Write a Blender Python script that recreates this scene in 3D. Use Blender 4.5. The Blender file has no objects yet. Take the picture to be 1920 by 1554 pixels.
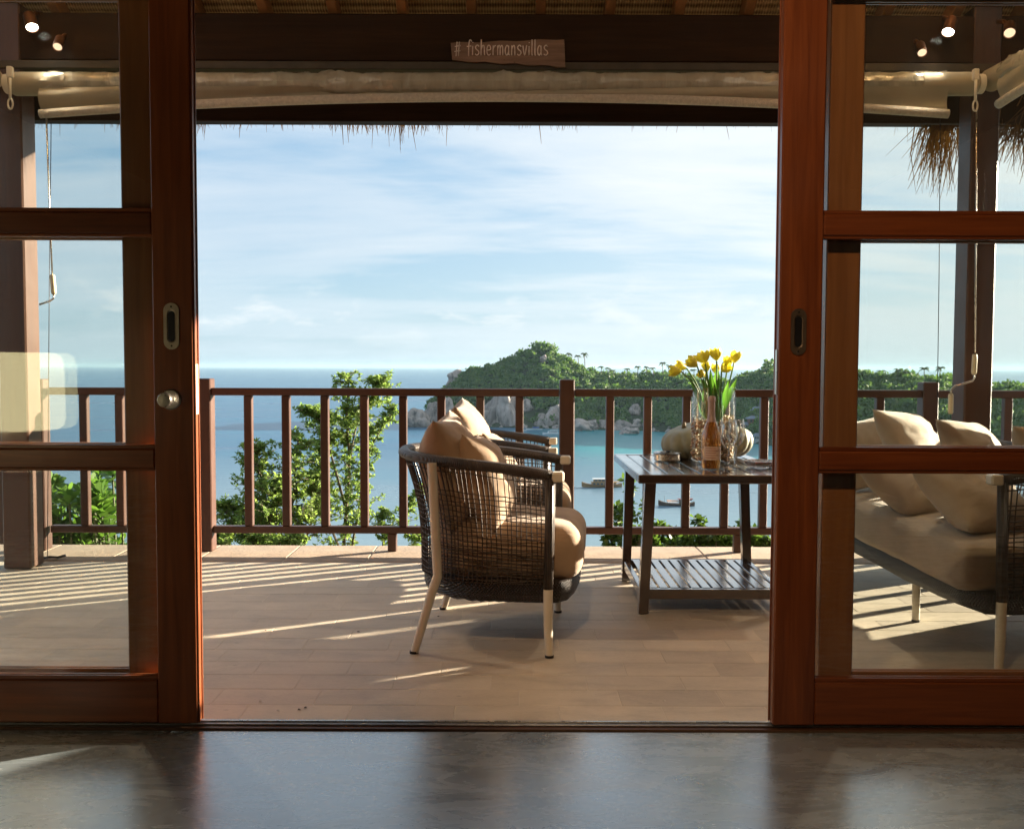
import bpy, bmesh, math, random
import numpy as np
from math import pi, sin, cos, tan, atan, sqrt, radians
from mathutils import Vector, Matrix, noise

random.seed(7)
S = bpy.context.scene
COL = S.collection

# ------------------------------------------------------------ camera, sky, sun, exposure
F, PITCH, ROLL, EYE = 1800.0, radians(2.83), radians(-0.2), 1.1
cam_d = bpy.data.cameras.new('camera')
cam = bpy.data.objects.new('camera', cam_d)
COL.objects.link(cam)
cam_d.sensor_fit = 'HORIZONTAL'
cam_d.sensor_width = 36.0
cam_d.lens = F / 1920 * 36
cam_d.clip_start = 0.02
cam_d.clip_end = 90000
cam.location = (0, 0, EYE)
cam.rotation_euler = (pi / 2 - PITCH, ROLL, 0)
S.camera = cam

SUN_AZ, SUN_EL = radians(27.5), radians(12.5)      # azimuth measured from +x towards +y
world = bpy.data.worlds.new('World')
S.world = world
world.use_nodes = True
SKY_STRENGTH = 0.05
SUN_STRENGTH = 5.0
S.view_settings.view_transform = 'Standard'
S.view_settings.look = 'None'
S.view_settings.gamma = 1.0
S.view_settings.use_curve_mapping = False
S.view_settings.exposure = 2.4
S.cycles.use_denoising = True
try:
    S.cycles.denoiser = 'OPENIMAGEDENOISE'
except Exception:
    pass
S.cycles.max_bounces = 9
S.cycles.diffuse_bounces = 4
S.cycles.glossy_bounces = 4
S.cycles.transmission_bounces = 8
S.cycles.transparent_max_bounces = 24
S.cycles.caustics_reflective = False
S.cycles.caustics_refractive = False
S.cycles.sample_clamp_indirect = 4.0


class NT:
    """small node-tree helper"""
    def __init__(self, tree):
        self.t = tree
        self.n = tree.nodes
        self.l = tree.links

    def add(self, kind, ins=None, **props):
        nd = self.n.new(kind)
        for k, v in props.items():
            setattr(nd, k, v)
        for k, v in (ins or {}).items():
            self.put(nd.inputs[k], v)
        return nd

    def put(self, sock, v):
        if isinstance(v, bpy.types.NodeSocket):
            self.l.new(v, sock)
        else:
            if sock.type == 'RGBA' and not isinstance(v, (int, float)) and len(v) == 3:
                v = (*v, 1)
            sock.default_value = v

    def math(self, op, a, b=0.0, c=None, clamp=False):
        nd = self.n.new('ShaderNodeMath')
        nd.operation = op
        nd.use_clamp = clamp
        self.put(nd.inputs[0], a)
        self.put(nd.inputs[1], b)
        if c is not None:
            self.put(nd.inputs[2], c)
        return nd.outputs[0]

    def noise(self, vec, scale, detail=3.0, rough=0.55, dist=0.0, out='Fac'):
        nd = self.add('ShaderNodeTexNoise', {'Vector': vec, 'Scale': scale, 'Detail': detail, 'Roughness': rough, 'Distortion': dist})
        return nd.outputs[out]

    def ramp(self, fac, stops):
        nd = self.n.new('ShaderNodeValToRGB')
        el = nd.color_ramp.elements
        while len(el) < len(stops):
            el.new(0.5)
        for e, (p, c) in zip(el, stops):
            e.position = p
            e.color = (*c, 1) if not isinstance(c, (int, float)) else (c, c, c, 1)
        self.put(nd.inputs[0], fac)
        return nd.outputs[0]

    def mix(self, fac, a, b, blend='MIX'):
        nd = self.n.new('ShaderNodeMix')
        nd.data_type = 'RGBA'
        nd.blend_type = blend
        self.put(nd.inputs[0], fac)
        self.put(nd.inputs[6], a)
        self.put(nd.inputs[7], b)
        return nd.outputs[2]

    def mapping(self, vec, scale=(1, 1, 1), loc=(0, 0, 0), rot=(0, 0, 0)):
        return self.add('ShaderNodeMapping', {'Vector': vec, 'Scale': scale, 'Location': loc, 'Rotation': rot}).outputs[0]

    def bump(self, h, strength=0.3, dist=0.01):
        return self.add('ShaderNodeBump', {'Height': h, 'Strength': strength, 'Distance': dist}).outputs[0]


# sky: Nishita + thin layered cloud
w = NT(world.node_tree)
w.n.clear()
sky = w.add('ShaderNodeTexSky', sky_type='NISHITA', sun_disc=False, sun_elevation=SUN_EL,
            sun_rotation=pi / 2 - SUN_AZ, altitude=30.0, air_density=1.0, dust_density=0.6, ozone_density=2.5)
geo = w.add('ShaderNodeTexCoord').outputs['Generated']
sep = w.add('ShaderNodeSeparateXYZ', {0: geo})
zz = w.math('ADD', w.math('MAXIMUM', sep.outputs[2], 0.0), 0.16)
pl = w.add('ShaderNodeCombineXYZ', {0: w.math('DIVIDE', sep.outputs[0], zz), 1: w.math('DIVIDE', sep.outputs[1], zz), 2: 0.0}).outputs[0]
n1 = w.noise(w.mapping(pl, (0.55, 0.85, 1), (3.1, 0.4, 0), (0, 0, 0.25)), 1.0, 6, 0.55, 0.5)
n2 = w.noise(w.mapping(pl, (0.9, 3.0, 1), (1.3, 5.2, 0), (0, 0, 0.12)), 1.0, 5, 0.6, 0.3)
veil = w.ramp(w.math('MULTIPLY_ADD', n2, 0.45, w.math('MULTIPLY', n1, 0.55)), [(0.40, 0.0), (0.50, 0.55), (0.56, 0.70), (0.66, 1.0)])
# small cumulus puffs low over the sea
pv = w.mapping(geo, (7.0, 7.0, 17.0), (0.6, 2.2, 0.3))
puff = w.ramp(w.noise(pv, 2.2, 6, 0.6, 0.2), [(0.53, 0.0), (0.66, 1.0)])
band = w.ramp(sep.outputs[2], [(0.0, 0.0), (0.02, 0.25), (0.05, 1.0), (0.10, 0.0)])
puffm = w.math('MULTIPLY', puff, band)
# the veil is thicker and brighter towards the sun
sd = Vector((cos(SUN_EL) * cos(SUN_AZ), cos(SUN_EL) * sin(SUN_AZ), sin(SUN_EL)))
dot = w.add('ShaderNodeVectorMath', {0: geo, 1: sd}, operation='DOT_PRODUCT').outputs['Value']
near = w.ramp(dot, [(0.25, 0.0), (0.62, 0.55), (0.95, 1.0)])
vm = w.math('ADD', w.math('MULTIPLY', veil, 0.78), w.math('MULTIPLY', near, 0.50), clamp=True)
cloudc = w.mix(near, (4.9, 5.4, 5.9), (6.9, 7.0, 6.8))
base = w.mix(0.55, sky.outputs[0], (2.7, 4.3, 6.0))
c1 = w.mix(vm, base, cloudc)
c2 = w.mix(w.math('MULTIPLY', puffm, 0.7), c1, (6.6, 6.6, 6.5))
lowf = w.ramp(sep.outputs[2], [(0.0, 0.55), (0.12, 0.0)])
c3 = w.mix(1.0, w.mix(lowf, c2, (4.1, 5.3, 6.0)), (0.64, 0.64, 0.635), 'MULTIPLY')
bg = w.add('ShaderNodeBackground', {'Color': c3, 'Strength': SKY_STRENGTH})
w.l.new(bg.outputs[0], w.add('ShaderNodeOutputWorld').inputs[0])

sun_d = bpy.data.lights.new('sun', 'SUN')
sun_d.energy = SUN_STRENGTH
sun_d.angle = radians(0.53)
sun_d.color = (1.0, 0.86, 0.66)
sun = bpy.data.objects.new('sun', sun_d)
COL.objects.link(sun)
sun.rotation_euler = sd.to_track_quat('Z', 'Y').to_euler()
sun.location = (8, 8, 8)

# ------------------------------------------------------------ survey helpers (photo measurements -> metres in the place)
_R = (Matrix.Rotation(ROLL, 3, 'Y') @ Matrix.Rotation(pi / 2 - PITCH, 3, 'X'))


def ray(x, y):
    return _R @ Vector(((x - 960) / F, -(y - 777) / F, -1.0))


def at(x, y, Y):
    d = ray(x, y)
    return d * (Y / d.y) + Vector((0, 0, EYE))


def fl(x, y, z=0.0):
    d = ray(x, y)
    return d * ((z - EYE) / d.z) + Vector((0, 0, EYE))


# ------------------------------------------------------------ object helpers
def tag(o, label=None, cat=None, group=None, kind=None):
    if label: o['label'] = label
    if cat: o['category'] = cat
    if group: o['group'] = group
    if kind: o['kind'] = kind
    return o


def thing(name, label, cat, loc=(0, 0, 0), rz=0.0, group=None):
    o = bpy.data.objects.new(name, None)
    o.empty_display_size = 0.1
    o.location = loc
    o.rotation_euler = (0, 0, rz)
    COL.objects.link(o)
    return tag(o, label, cat, group)


def copy_tree(o, parent=None):
    c = o.copy()
    COL.objects.link(c)
    c.parent = parent
    for ch in [q for q in bpy.data.objects if q.parent == o]:
        copy_tree(ch, c)
    return c


def link(name, me, mat, parent=None, smooth=False, loc=None):
    if mat is not None:
        me.materials.append(mat)
    if smooth:
        me.polygons.foreach_set('use_smooth', [True] * len(me.polygons))
    o = bpy.data.objects.new(name, me)
    COL.objects.link(o)
    if parent is not None:
        o.parent = parent
    if loc is not None:
        o.location = loc
    return o


class MB:
    def __init__(self):
        self.v, self.f = [], []

    def add(self, vs, fs, M=None):
        k = len(self.v)
        if M is not None:
            vs = [M @ Vector(p) for p in vs]
        self.v += [tuple(p) for p in vs]
        self.f += [tuple(i + k for i in q) for q in fs]
        return self

    def box(self, x0, x1, y0, y1, z0, z1, b=0.0, M=None):
        lo, hi = (min(x0, x1), min(y0, y1), min(z0, z1)), (max(x0, x1), max(y0, y1), max(z0, z1))
        if b <= 0:
            vs = [(lo[0] if i & 1 == 0 else hi[0], lo[1] if i & 2 == 0 else hi[1], lo[2] if i & 4 == 0 else hi[2]) for i in range(8)]
            return self.add(vs, [(0, 2, 3, 1), (4, 5, 7, 6), (0, 1, 5, 4), (2, 6, 7, 3), (0, 4, 6, 2), (1, 3, 7, 5)], M)
        b = min(b, *[(hi[i] - lo[i]) * 0.45 for i in range(3)])
        idx, vs = {}, []
        for sx in (0, 1):
            for sy in (0, 1):
                for sz in (0, 1):
                    s = (sx, sy, sz)
                    for a in range(3):
                        p = []
                        for i in range(3):
                            e = 0 if i == a else b
                            p.append(hi[i] - e if s[i] else lo[i] + e)
                        idx[(s, a)] = len(vs)
                        vs.append(tuple(p))
        fs = []
        def st(a, va, b_, vb, c, vc):
            s = [0, 0, 0]
            s[a] = va; s[b_] = vb; s[c] = vc
            return tuple(s)
        for a in range(3):
            b_, c = (a + 1) % 3, (a + 2) % 3
            for sa in (0, 1):
                q = [idx[(st(a, sa, b_, vb, c, vc), a)] for vb, vc in ((0, 0), (1, 0), (1, 1), (0, 1))]
                fs.append(tuple(q if sa else q[::-1]))
            for sa in (0, 1):
                for sb in (0, 1):
                    q = [idx[(st(a, sa, b_, sb, c, 0), a)], idx[(st(a, sa, b_, sb, c, 1), a)],
                         idx[(st(a, sa, b_, sb, c, 1), b_)], idx[(st(a, sa, b_, sb, c, 0), b_)]]
                    fs.append(tuple(q if sa != sb else q[::-1]))
        for sx in (0, 1):
            for sy in (0, 1):
                for sz in (0, 1):
                    s = (sx, sy, sz)
                    q = [idx[(s, 0)], idx[(s, 1)], idx[(s, 2)]]
                    fs.append(tuple(q if (sx + sy + sz) % 2 else q[::-1]))
        return self.add(vs, fs, M)

    def beam(self, p, q, wdt, hgt, b=0.0, up=(0, 0, 1)):
        """box from p to q: width sideways, height along up"""
        p, q = Vector(p), Vector(q)
        d = q - p
        L = d.length
        d.normalize()
        s = d.cross(Vector(up)).normalized()
        u = s.cross(d).normalized()
        M = Matrix(((s.x, d.x, u.x, p.x), (s.y, d.y, u.y, p.y), (s.z, d.z, u.z, p.z), (0, 0, 0, 1)))
        return self.box(-wdt / 2, wdt / 2, 0, L, -hgt / 2, hgt / 2, b, M)

    def tube(self, pts, r, n=8, closed=False, caps=True, sq=1.0, up=(0, 0, 1)):
        """swept circle; r may be a list; sq flattens the section along the side"""
        pts = [Vector(p) for p in pts]
        m = len(pts)
        rs = r if isinstance(r, (list, tuple)) else [r] * m
        up0 = Vector(up)
        vs, fs = [], []
        prev = None
        for i, p in enumerate(pts):
            a = pts[i - 1] if (i > 0 or closed) else p
            c = pts[(i + 1) % m] if (i < m - 1 or closed) else p
            d = (c - a)
            if d.length < 1e-9: d = Vector((0, 0, 1))
            d.normalize()
            if prev is None:
                s = d.cross(up0)
                if s.length < 1e-3: s = d.cross(Vector((1, 0, 0.01)))
            else:
                s = prev - d * prev.dot(d)
                if s.length < 1e-6: s = d.cross(up0)
            s.normalize()
            prev = s
            u = s.cross(d)
            for k in range(n):
                t = 2 * pi * (k + 0.5) / n
                vs.append(p + s * (rs[i] * sq * cos(t)) + u * (rs[i] * sin(t)))
        for i in range(m if closed else m - 1):
            j = (i + 1) % m
            for k in range(n):
                l = (k + 1) % n
                fs.append((i * n + k, i * n + l, j * n + l, j * n + k))
        if caps and not closed:
            fs.append(tuple(range(n))[::-1])
            fs.append(tuple((m - 1) * n + k for k in range(n)))
        return self.add(vs, fs)

    def lathe(self, prof, n=24, c=(0, 0, 0), M=None, cap0=True, cap1=True):
        vs, fs = [], []
        for r, z in prof:
            for k in range(n):
                t = 2 * pi * k / n
                vs.append((c[0] + r * cos(t), c[1] + r * sin(t), c[2] + z))
        for i in range(len(prof) - 1):
            for k in range(n):
                l = (k + 1) % n
                fs.append((i * n + k, i * n + l, (i + 1) * n + l, (i + 1) * n + k))
        if cap0: fs.append(tuple(range(n))[::-1])
        if cap1: fs.append(tuple((len(prof) - 1) * n + k for k in range(n)))
        return self.add(vs, fs, M)

    def grid(self, fn, nu, nv, closeu=False):
        vs = [fn(i / (nu if closeu else nu - 1), j / (nv - 1)) for i in range(nu) for j in range(nv)]
        fs = []
        for i in range(nu if closeu else nu - 1):
            for j in range(nv - 1):
                a, b = i * nv + j, ((i + 1) % nu) * nv + j
                fs.append((a, b, b + 1, a + 1))
        return self.add(vs, fs)

    def build(self, name, mat, parent=None, smooth=False, world=True, fix=True):
        """vertices are in world metres unless world=False (then local to parent)"""
        off = Vector((0, 0, 0))
        if parent is not None and world:
            q = parent
            while q is not None:
                off += Vector(q.location)
                q = q.parent
        me = bpy.data.meshes.new(name)
        me.from_pydata([(a - off.x, b - off.y, c - off.z) for a, b, c in self.v], [], self.f)
        if fix and len(self.f) < 60000:
            bm = bmesh.new()
            bm.from_mesh(me)
            bmesh.ops.recalc_face_normals(bm, faces=bm.faces)
            bm.to_mesh(me)
            bm.free()
        me.update()
        o = link(name, me, mat, parent)
        if smooth:
            try:
                me.shade_auto = None
            except Exception:
                pass
            me.polygons.foreach_set('use_smooth', [True] * len(me.polygons))
            if smooth != 'all':
                ang = radians(smooth if not isinstance(smooth, bool) else 40)
                bm = bmesh.new(); bm.from_mesh(me)
                for e in bm.edges:
                    e.smooth = (len(e.link_faces) != 2) or (e.calc_face_angle(0) < ang)
                bm.to_mesh(me); bm.free()
        return o


def np_mesh(name, V, nper, mat, parent=None, smooth=False, loc=None):
    """V: (N*nper,3) array of separate polygons with nper corners each"""
    V = np.asarray(V, dtype=np.float32)
    n = len(V) // nper
    me = bpy.data.meshes.new(name)
    me.vertices.add(len(V))
    me.vertices.foreach_set('co', V.ravel())
    me.loops.add(len(V))
    me.loops.foreach_set('vertex_index', np.arange(len(V), dtype=np.int32))
    me.polygons.add(n)
    me.polygons.foreach_set('loop_start', np.arange(0, len(V), nper, dtype=np.int32))
    try:
        me.polygons.foreach_set('loop_total', np.full(n, nper, dtype=np.int32))
    except Exception:
        pass
    me.update(calc_edges=True)
    return link(name, me, mat, parent, smooth, loc)


def leaf_quads(P, D, N, L, W):
    """P base (n,3), D direction, N normal-ish, L length, W width -> rhombic leaves, slightly folded"""
    D = D / np.linalg.norm(D, axis=1, keepdims=True)
    Sd = np.cross(D, N)
    Sd /= (np.linalg.norm(Sd, axis=1, keepdims=True) + 1e-9)
    U = np.cross(Sd, D)
    L = np.asarray(L).reshape(-1, 1); W = np.asarray(W).reshape(-1, 1)
    a = P
    b = P + D * L * 0.55 + Sd * W * 0.5 + U * W * 0.12
    c = P + D * L - U * L * 0.10
    d = P + D * L * 0.55 - Sd * W * 0.5 + U * W * 0.12
    return np.stack([a, b, c, d], axis=1).reshape(-1, 3)


# ------------------------------------------------------------ materials
def mat_new(name):
    m = bpy.data.materials.new(name)
    m.use_nodes = True
    t = NT(m.node_tree)
    t.n.clear()
    out = t.add('ShaderNodeOutputMaterial')
    return m, t, out


def princ(t, out, **k):
    b = t.add('ShaderNodeBsdfPrincipled')
    for n, v in k.items():
        t.put(b.inputs[n.replace('_', ' ')], v)
    t.l.new(b.outputs[0], out.inputs[0])
    return b


def M_plain(name, col, rough=0.5, metal=0.0, var=0.12, vscale=18.0, bump=0.0, bscale=60.0, coat=0.0, spec=0.5, rand=0.0, sheen=0.0):
    m, t, out = mat_new(name)
    co = t.add('ShaderNodeTexCoord').outputs['Object']
    n = t.noise(co, vscale, 4)
    dark = tuple(c * (1 - var) for c in col)
    lite = tuple(min(1, c * (1 + var)) for c in col)
    c = t.ramp(n, [(0.3, dark), (0.7, lite)])
    if rand:
        r = t.add('ShaderNodeObjectInfo').outputs['Random']
        c = t.mix(1.0, c, t.ramp(r, [(0, 1 - rand), (1, 1 + rand)]), 'MULTIPLY')
    k = dict(Base_Color=c, Roughness=t.math('MULTIPLY_ADD', t.noise(co, vscale * 0.6, 3), 0.25, rough - 0.12), Metallic=metal)
    if bump:
        k['Normal'] = t.bump(t.noise(co, bscale, 4), bump, 0.01)
    b = princ(t, out, **k)
    b.inputs['Specular IOR Level'].default_value = spec
    b.inputs['Coat Weight'].default_value = coat
    b.inputs['Coat Roughness'].default_value = 0.15
    if sheen:
        b.inputs['Sheen Weight'].default_value = sheen
    return m


def M_wood(name, c1, c2, axis='z', rough=0.35, coat=0.3, gs=1.0, bump=0.12, rand=0.15):
    m, t, out = mat_new(name)
    co = t.add('ShaderNodeTexCoord').outputs['Object']
    r = t.add('ShaderNodeObjectInfo').outputs['Random']
    sh = t.add('ShaderNodeVectorMath', {0: co, 1: t.add('ShaderNodeCombineXYZ', {0: t.math('MULTIPLY', r, 7.0), 1: t.math('MULTIPLY', r, 13.0), 2: t.math('MULTIPLY', r, 5.0)}).outputs[0]}, operation='ADD').outputs[0]
    sc = {'x': (2.2, 45, 45), 'y': (45, 2.2, 45), 'z': (45, 45, 2.2)}[axis]
    sc = tuple(s * gs for s in sc)
    mp = t.mapping(sh, sc)
    n = t.noise(mp, 1.0, 5, 0.6, 0.6)
    big = t.noise(t.mapping(sh, tuple(s * 0.12 for s in sc)), 1.0, 3, 0.5, 0.3)
    f = t.math('MULTIPLY_ADD', big, 0.5, t.math('MULTIPLY', n, 0.5))
    c = t.ramp(f, [(0.30, c1), (0.55, tuple((a + b) / 2 for a, b in zip(c1, c2))), (0.72, c2)])
    if rand:
        c = t.mix(1.0, c, t.ramp(r, [(0, 1 - rand), (1, 1 + rand)]), 'MULTIPLY')
    smu = t.noise(sh, 6.0, 4)
    b = princ(t, out, Base_Color=c, Roughness=t.math('MULTIPLY_ADD', smu, 0.3, rough - 0.12), Normal=t.bump(n, bump, 0.004))
    b.inputs['Coat Weight'].default_value = coat
    b.inputs['Coat Roughness'].default_value = 0.18
    return m


def M_glass(name, tint=(1, 1, 1), strength=1.0, rough=0.0, ior=1.5, dirt=0.0):
    m, t, out = mat_new(name)
    # thin pane: light passes straight, so both faces use the same outside angle
    bf = t.add('ShaderNodeNewGeometry').outputs['Backfacing']
    fr = t.add('ShaderNodeFresnel', {'IOR': t.math('MULTIPLY_ADD', bf, 1 / ior - ior, ior)}).outputs[0]
    tr = t.add('ShaderNodeBsdfTransparent', {'Color': tint})
    gl = t.add('ShaderNodeBsdfGlossy', {'Color': (1, 1, 1), 'Roughness': rough})
    mx = t.add('ShaderNodeMixShader', {0: t.math('MULTIPLY', fr, strength, clamp=True)})
    t.l.new(tr.outputs[0], mx.inputs[1])
    t.l.new(gl.outputs[0], mx.inputs[2])
    res = mx.outputs[0]
    if dirt:
        co = t.add('ShaderNodeTexCoord').outputs['Object']
        d = t.add('ShaderNodeBsdfDiffuse', {'Color': (0.75, 0.74, 0.7)})
        k = t.ramp(t.noise(t.mapping(co, (3, 3, 1.2)), 2.5, 6, 0.7), [(0.45, dirt * 0.3), (0.75, dirt)])
        m2 = t.add('ShaderNodeMixShader', {0: k})
        t.l.new(res, m2.inputs[1])
        t.l.new(d.outputs[0], m2.inputs[2])
        res = m2.outputs[0]
    t.l.new(res, out.inputs[0])
    return m


def M_emit(name, col, strength):
    m, t, out = mat_new(name)
    e = t.add('ShaderNodeEmission', {'Color': col, 'Strength': strength})
    t.l.new(e.outputs[0], out.inputs[0])
    return m


def M_leaf(name, ca, cb, trans=0.5, rough=0.5, scale=3.0, gloss=0.25):
    """leaf: diffuse + translucent, colour varied in clumps and per leaf"""
    m, t, out = mat_new(name)
    co = t.add('ShaderNodeTexCoord').outputs['Object']
    g = t.add('ShaderNodeNewGeometry').outputs['Random Per Island']
    n = t.noise(co, scale, 3)
    f = t.math('MULTIPLY_ADD', g, 0.45, t.math('MULTIPLY_ADD', n, 1.1, -0.28), clamp=True)
    c = t.ramp(f, [(0.0, ca), (1.0, cb)])
    df = t.add('ShaderNodeBsdfPrincipled', {'Base Color': c, 'Roughness': rough, 'Specular IOR Level': gloss})
    tl = t.add('ShaderNodeBsdfTranslucent', {'Color': t.mix(1.0, c, (1.35, 1.5, 0.8), 'MULTIPLY')})
    mx = t.add('ShaderNodeMixShader', {0: trans})
    t.l.new(df.outputs[0], mx.inputs[1])
    t.l.new(tl.outputs[0], mx.inputs[2])
    t.l.new(mx.outputs[0], out.inputs[0])
    return m


MAT = {}
RED1, RED2 = (0.085, 0.017, 0.005), (0.36, 0.098, 0.026)
for ax in 'xyz':
    MAT['door_' + ax] = M_wood('varnished mahogany ' + ax, RED1, RED2, ax, 0.34, 0.18, rand=0.10)
    MAT['dark_' + ax] = M_wood('dark stained timber ' + ax, (0.040, 0.016, 0.008), (0.11, 0.043, 0.020), ax, 0.44, 0.1)
    MAT['rail_' + ax] = M_wood('reddish railing timber ' + ax, (0.046, 0.017, 0.009), (0.105, 0.040, 0.022), ax, 0.42, 0.15, rand=0.2)
    MAT['table_' + ax] = M_wood('black brown lacquered timber ' + ax, (0.030, 0.018, 0.014), (0.075, 0.045, 0.033), ax, 0.16, 1.0, bump=0.2)
    MAT['table_' + ax].node_tree.nodes['Principled BSDF'].inputs['Coat IOR'].default_value = 1.9
    MAT['roof_' + ax] = M_wood('rough roof timber ' + ax, (0.018, 0.0085, 0.004), (0.048, 0.023, 0.010), ax, 0.66, 0.0)
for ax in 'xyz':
    MAT['fixed_' + ax] = M_wood('mahogany with painted lamplight ' + ax, (0.20, 0.066, 0.018), (0.46, 0.185, 0.058), ax, 0.34, 0.2, rand=0.06)  # same mahogany made paler: lamplight on the stile put into the colour
for ax in 'xyz':
    MAT['roof_' + ax].node_tree.nodes['Principled BSDF'].inputs['Specular IOR Level'].default_value = 0.12
MAT['rafter'] = M_wood('rafter timber', (0.24, 0.105, 0.035), (0.42, 0.20, 0.07), 'y', 0.6, 0.0)
MAT['glass'] = M_glass('window glass', (0.97, 0.985, 0.975), 1.0, 0.0, 1.5, 0.018)
MAT['steel'] = M_plain('brushed steel', (0.62, 0.58, 0.52), 0.28, 1.0, 0.06, 40)
MAT['brass'] = M_plain('aged nickel', (0.50, 0.43, 0.35), 0.34, 1.0, 0.12, 40)
MAT['dark_metal'] = M_plain('dark metal', (0.035, 0.035, 0.04), 0.42, 0.8)
MAT['cream_tube'] = M_plain('cream powder coated tube', (0.72, 0.66, 0.54), 0.38, 0.0, 0.05, 9, coat=0.2)
MAT['plastic_cream'] = M_plain('cream plastic', (0.66, 0.58, 0.40), 0.4, 0, 0.08)
# ------------------------------------------------------------ sea, hillside, headland
SEA = -39.0
m, t, out = mat_new('sea water')
pos = t.add('ShaderNodeNewGeometry').outputs['Position']
sp = t.add('ShaderNodeSeparateXYZ', {0: pos})
w1 = t.noise(t.mapping(pos, (0.07, 0.30, 1)), 1.0, 6, 0.65, 0.4)
w2 = t.noise(t.mapping(pos, (0.5, 1.4, 1)), 1.0, 4, 0.6)
w3 = t.noise(t.mapping(pos, (0.006, 0.018, 1)), 1.0, 4, 0.55, 0.6)
# water colour: shallow turquoise over the sand of the bay below the headland, deep blue outside it
bay = t.math('MULTIPLY', t.ramp(t.math('DIVIDE', t.math('ADD', sp.outputs[1], t.math('MULTIPLY', w3, 60)), 1000.0), [(0.36, 0.0), (0.50, 1.0), (0.75, 1.0), (0.9, 0.0)]),
             t.ramp(t.math('DIVIDE', sp.outputs[0], 400.0), [(-0.0, 0.0), (0.12, 1.0)]))
deep = t.ramp(w3, [(0.35, (0.010, 0.068, 0.15)), (0.65, (0.020, 0.11, 0.20))])
wc = t.mix(bay, deep, (0.012, 0.20, 0.24))
wc = t.mix(t.ramp(t.math('DIVIDE', t.math('ADD', sp.outputs[1], t.math('MULTIPLY', w3, 90)), 1000.0), [(0.20, 0.9), (0.52, 0.0)]), wc, (0.20, 0.29, 0.335))  # nearer water paler: reflected sky painted into the base colour
h = t.math('MULTIPLY_ADD', w1, 0.7, t.math('MULTIPLY', w2, 0.3))
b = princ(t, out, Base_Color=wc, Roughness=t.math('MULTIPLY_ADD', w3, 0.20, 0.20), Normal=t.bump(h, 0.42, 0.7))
b.inputs['IOR'].default_value = 1.33
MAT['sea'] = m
sea = MB()
rings = [10, 120, 250, 500, 1000, 3000, 9000, 30000]
nseg = 72
vs = [(r * cos(2 * pi * k / nseg), r * sin(2 * pi * k / nseg), SEA) for r in rings for k in range(nseg)]
fs = [(i * nseg + k, i * nseg + (k + 1) % nseg, (i + 1) * nseg + (k + 1) % nseg, (i + 1) * nseg + k) for i in range(len(rings) - 1) for k in range(nseg)]
sea.add(vs, fs)
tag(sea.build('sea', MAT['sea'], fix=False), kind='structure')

MAT['soil'] = M_plain('hillside earth and low scrub', (0.05, 0.06, 0.025), 0.9, 0, 0.5, 0.8, 0.6, 6)
hs = MB()


def hillz(x, y):
    d = max(0.0, y - 5.8)
    return -0.9 - d * 0.60 + 0.35 * noise.noise(Vector((x * 0.25, y * 0.25, 0.3)))


def hfn(u, v):
    x = -160 + 320 * u
    y = -60 + 136 * v
    return (x, y, hillz(x, y) if y > 5.85 else -0.95)


hs.grid(hfn, 90, 70)
tag(hs.build('hillside', MAT['soil'], smooth='all'), kind='structure')

SIL = [(700, 830), (752, 812), (768, 793), (800, 768), (835, 727), (868, 697), (905, 686), (935, 678), (965, 663), (1000, 645), (1017, 643), (1035, 650), (1051, 660), (1065, 675), (1090, 688), (1120, 697), (1150, 702),
       (1200, 702), (1240, 698), (1290, 706), (1340, 714), (1385, 709), (1420, 695), (1455, 689), (1500, 687), (1560, 691), (1610, 694), (1640, 698), (1680, 709), (1705, 703), (1745, 709),
       (1775, 705), (1810, 718), (1840, 727), (1870, 721), (1920, 722), (2100, 700), (2600, 680), (3400, 670)]
SHO = [(700, 797), (765, 798), (900, 801), (1000, 803), (1100, 806), (1200, 808), (1290, 813), (1350, 822), (1420, 833), (1500, 842), (1700, 862), (1920, 885), (2400, 930), (3400, 960)]


def interp(tab, x):
    xs = [a for a, _ in tab]; ys = [b for _, b in tab]
    return float(np.interp(x, xs, ys))


def shore(x):
    return fl(x, interp(SHO, x), SEA)


def land(x, s):
    """photo column x, s = 0 at the shoreline, 1 on the ridge, 2 down at the far shore"""
    p0 = shore(x)
    Y0 = p0.y
    Y1 = Y0 + 95 + 40 * min(1, max(0, (x - 1100) / 500))
    top = at(x, interp(SIL, x), Y1)
    zt = top.z - 3.6
    if s <= 1:
        s0 = s; s = max(s, 0.0)
        e = s ** 0.85
        e = 0.75 * e + 0.25 * (3 * s * s - 2 * s ** 3)
        z = SEA - 1.0 + (zt - SEA + 1.0) * e
    else:
        e = (2 - s)
        e = max(0, e) ** 0.8
        z = SEA - 4 + (zt - SEA + 4) * e
    Y = Y0 + (Y1 - Y0) * (s0 if s <= 1 else s) if s <= 1 else Y1 + 160 * (s - 1)
    d = ray(x, 700)
    X = d.x / d.y * Y
    nz = noise.noise(Vector((X * 0.03, Y * 0.03, 1.7))) * 0.9 * min(1, s * 4) * max(0, min(1, (2 - s) * 3))
    return Vector((X, Y, z + nz - (0 if s > 0 else 1.5)))


MAT['ground_forest'] = M_plain('wooded ground', (0.028, 0.042, 0.016), 0.95, 0, 0.4, 0.15)
hd = MB()
NX, NS = 150, 34
hd.grid(lambda u, v: tuple(land(745 + (3400 - 745) * u ** 1.7, -0.05 + 2.05 * v)), NX, NS)
tag(hd.build('headland', MAT['ground_forest'], smooth='all'), kind='structure')

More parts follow.
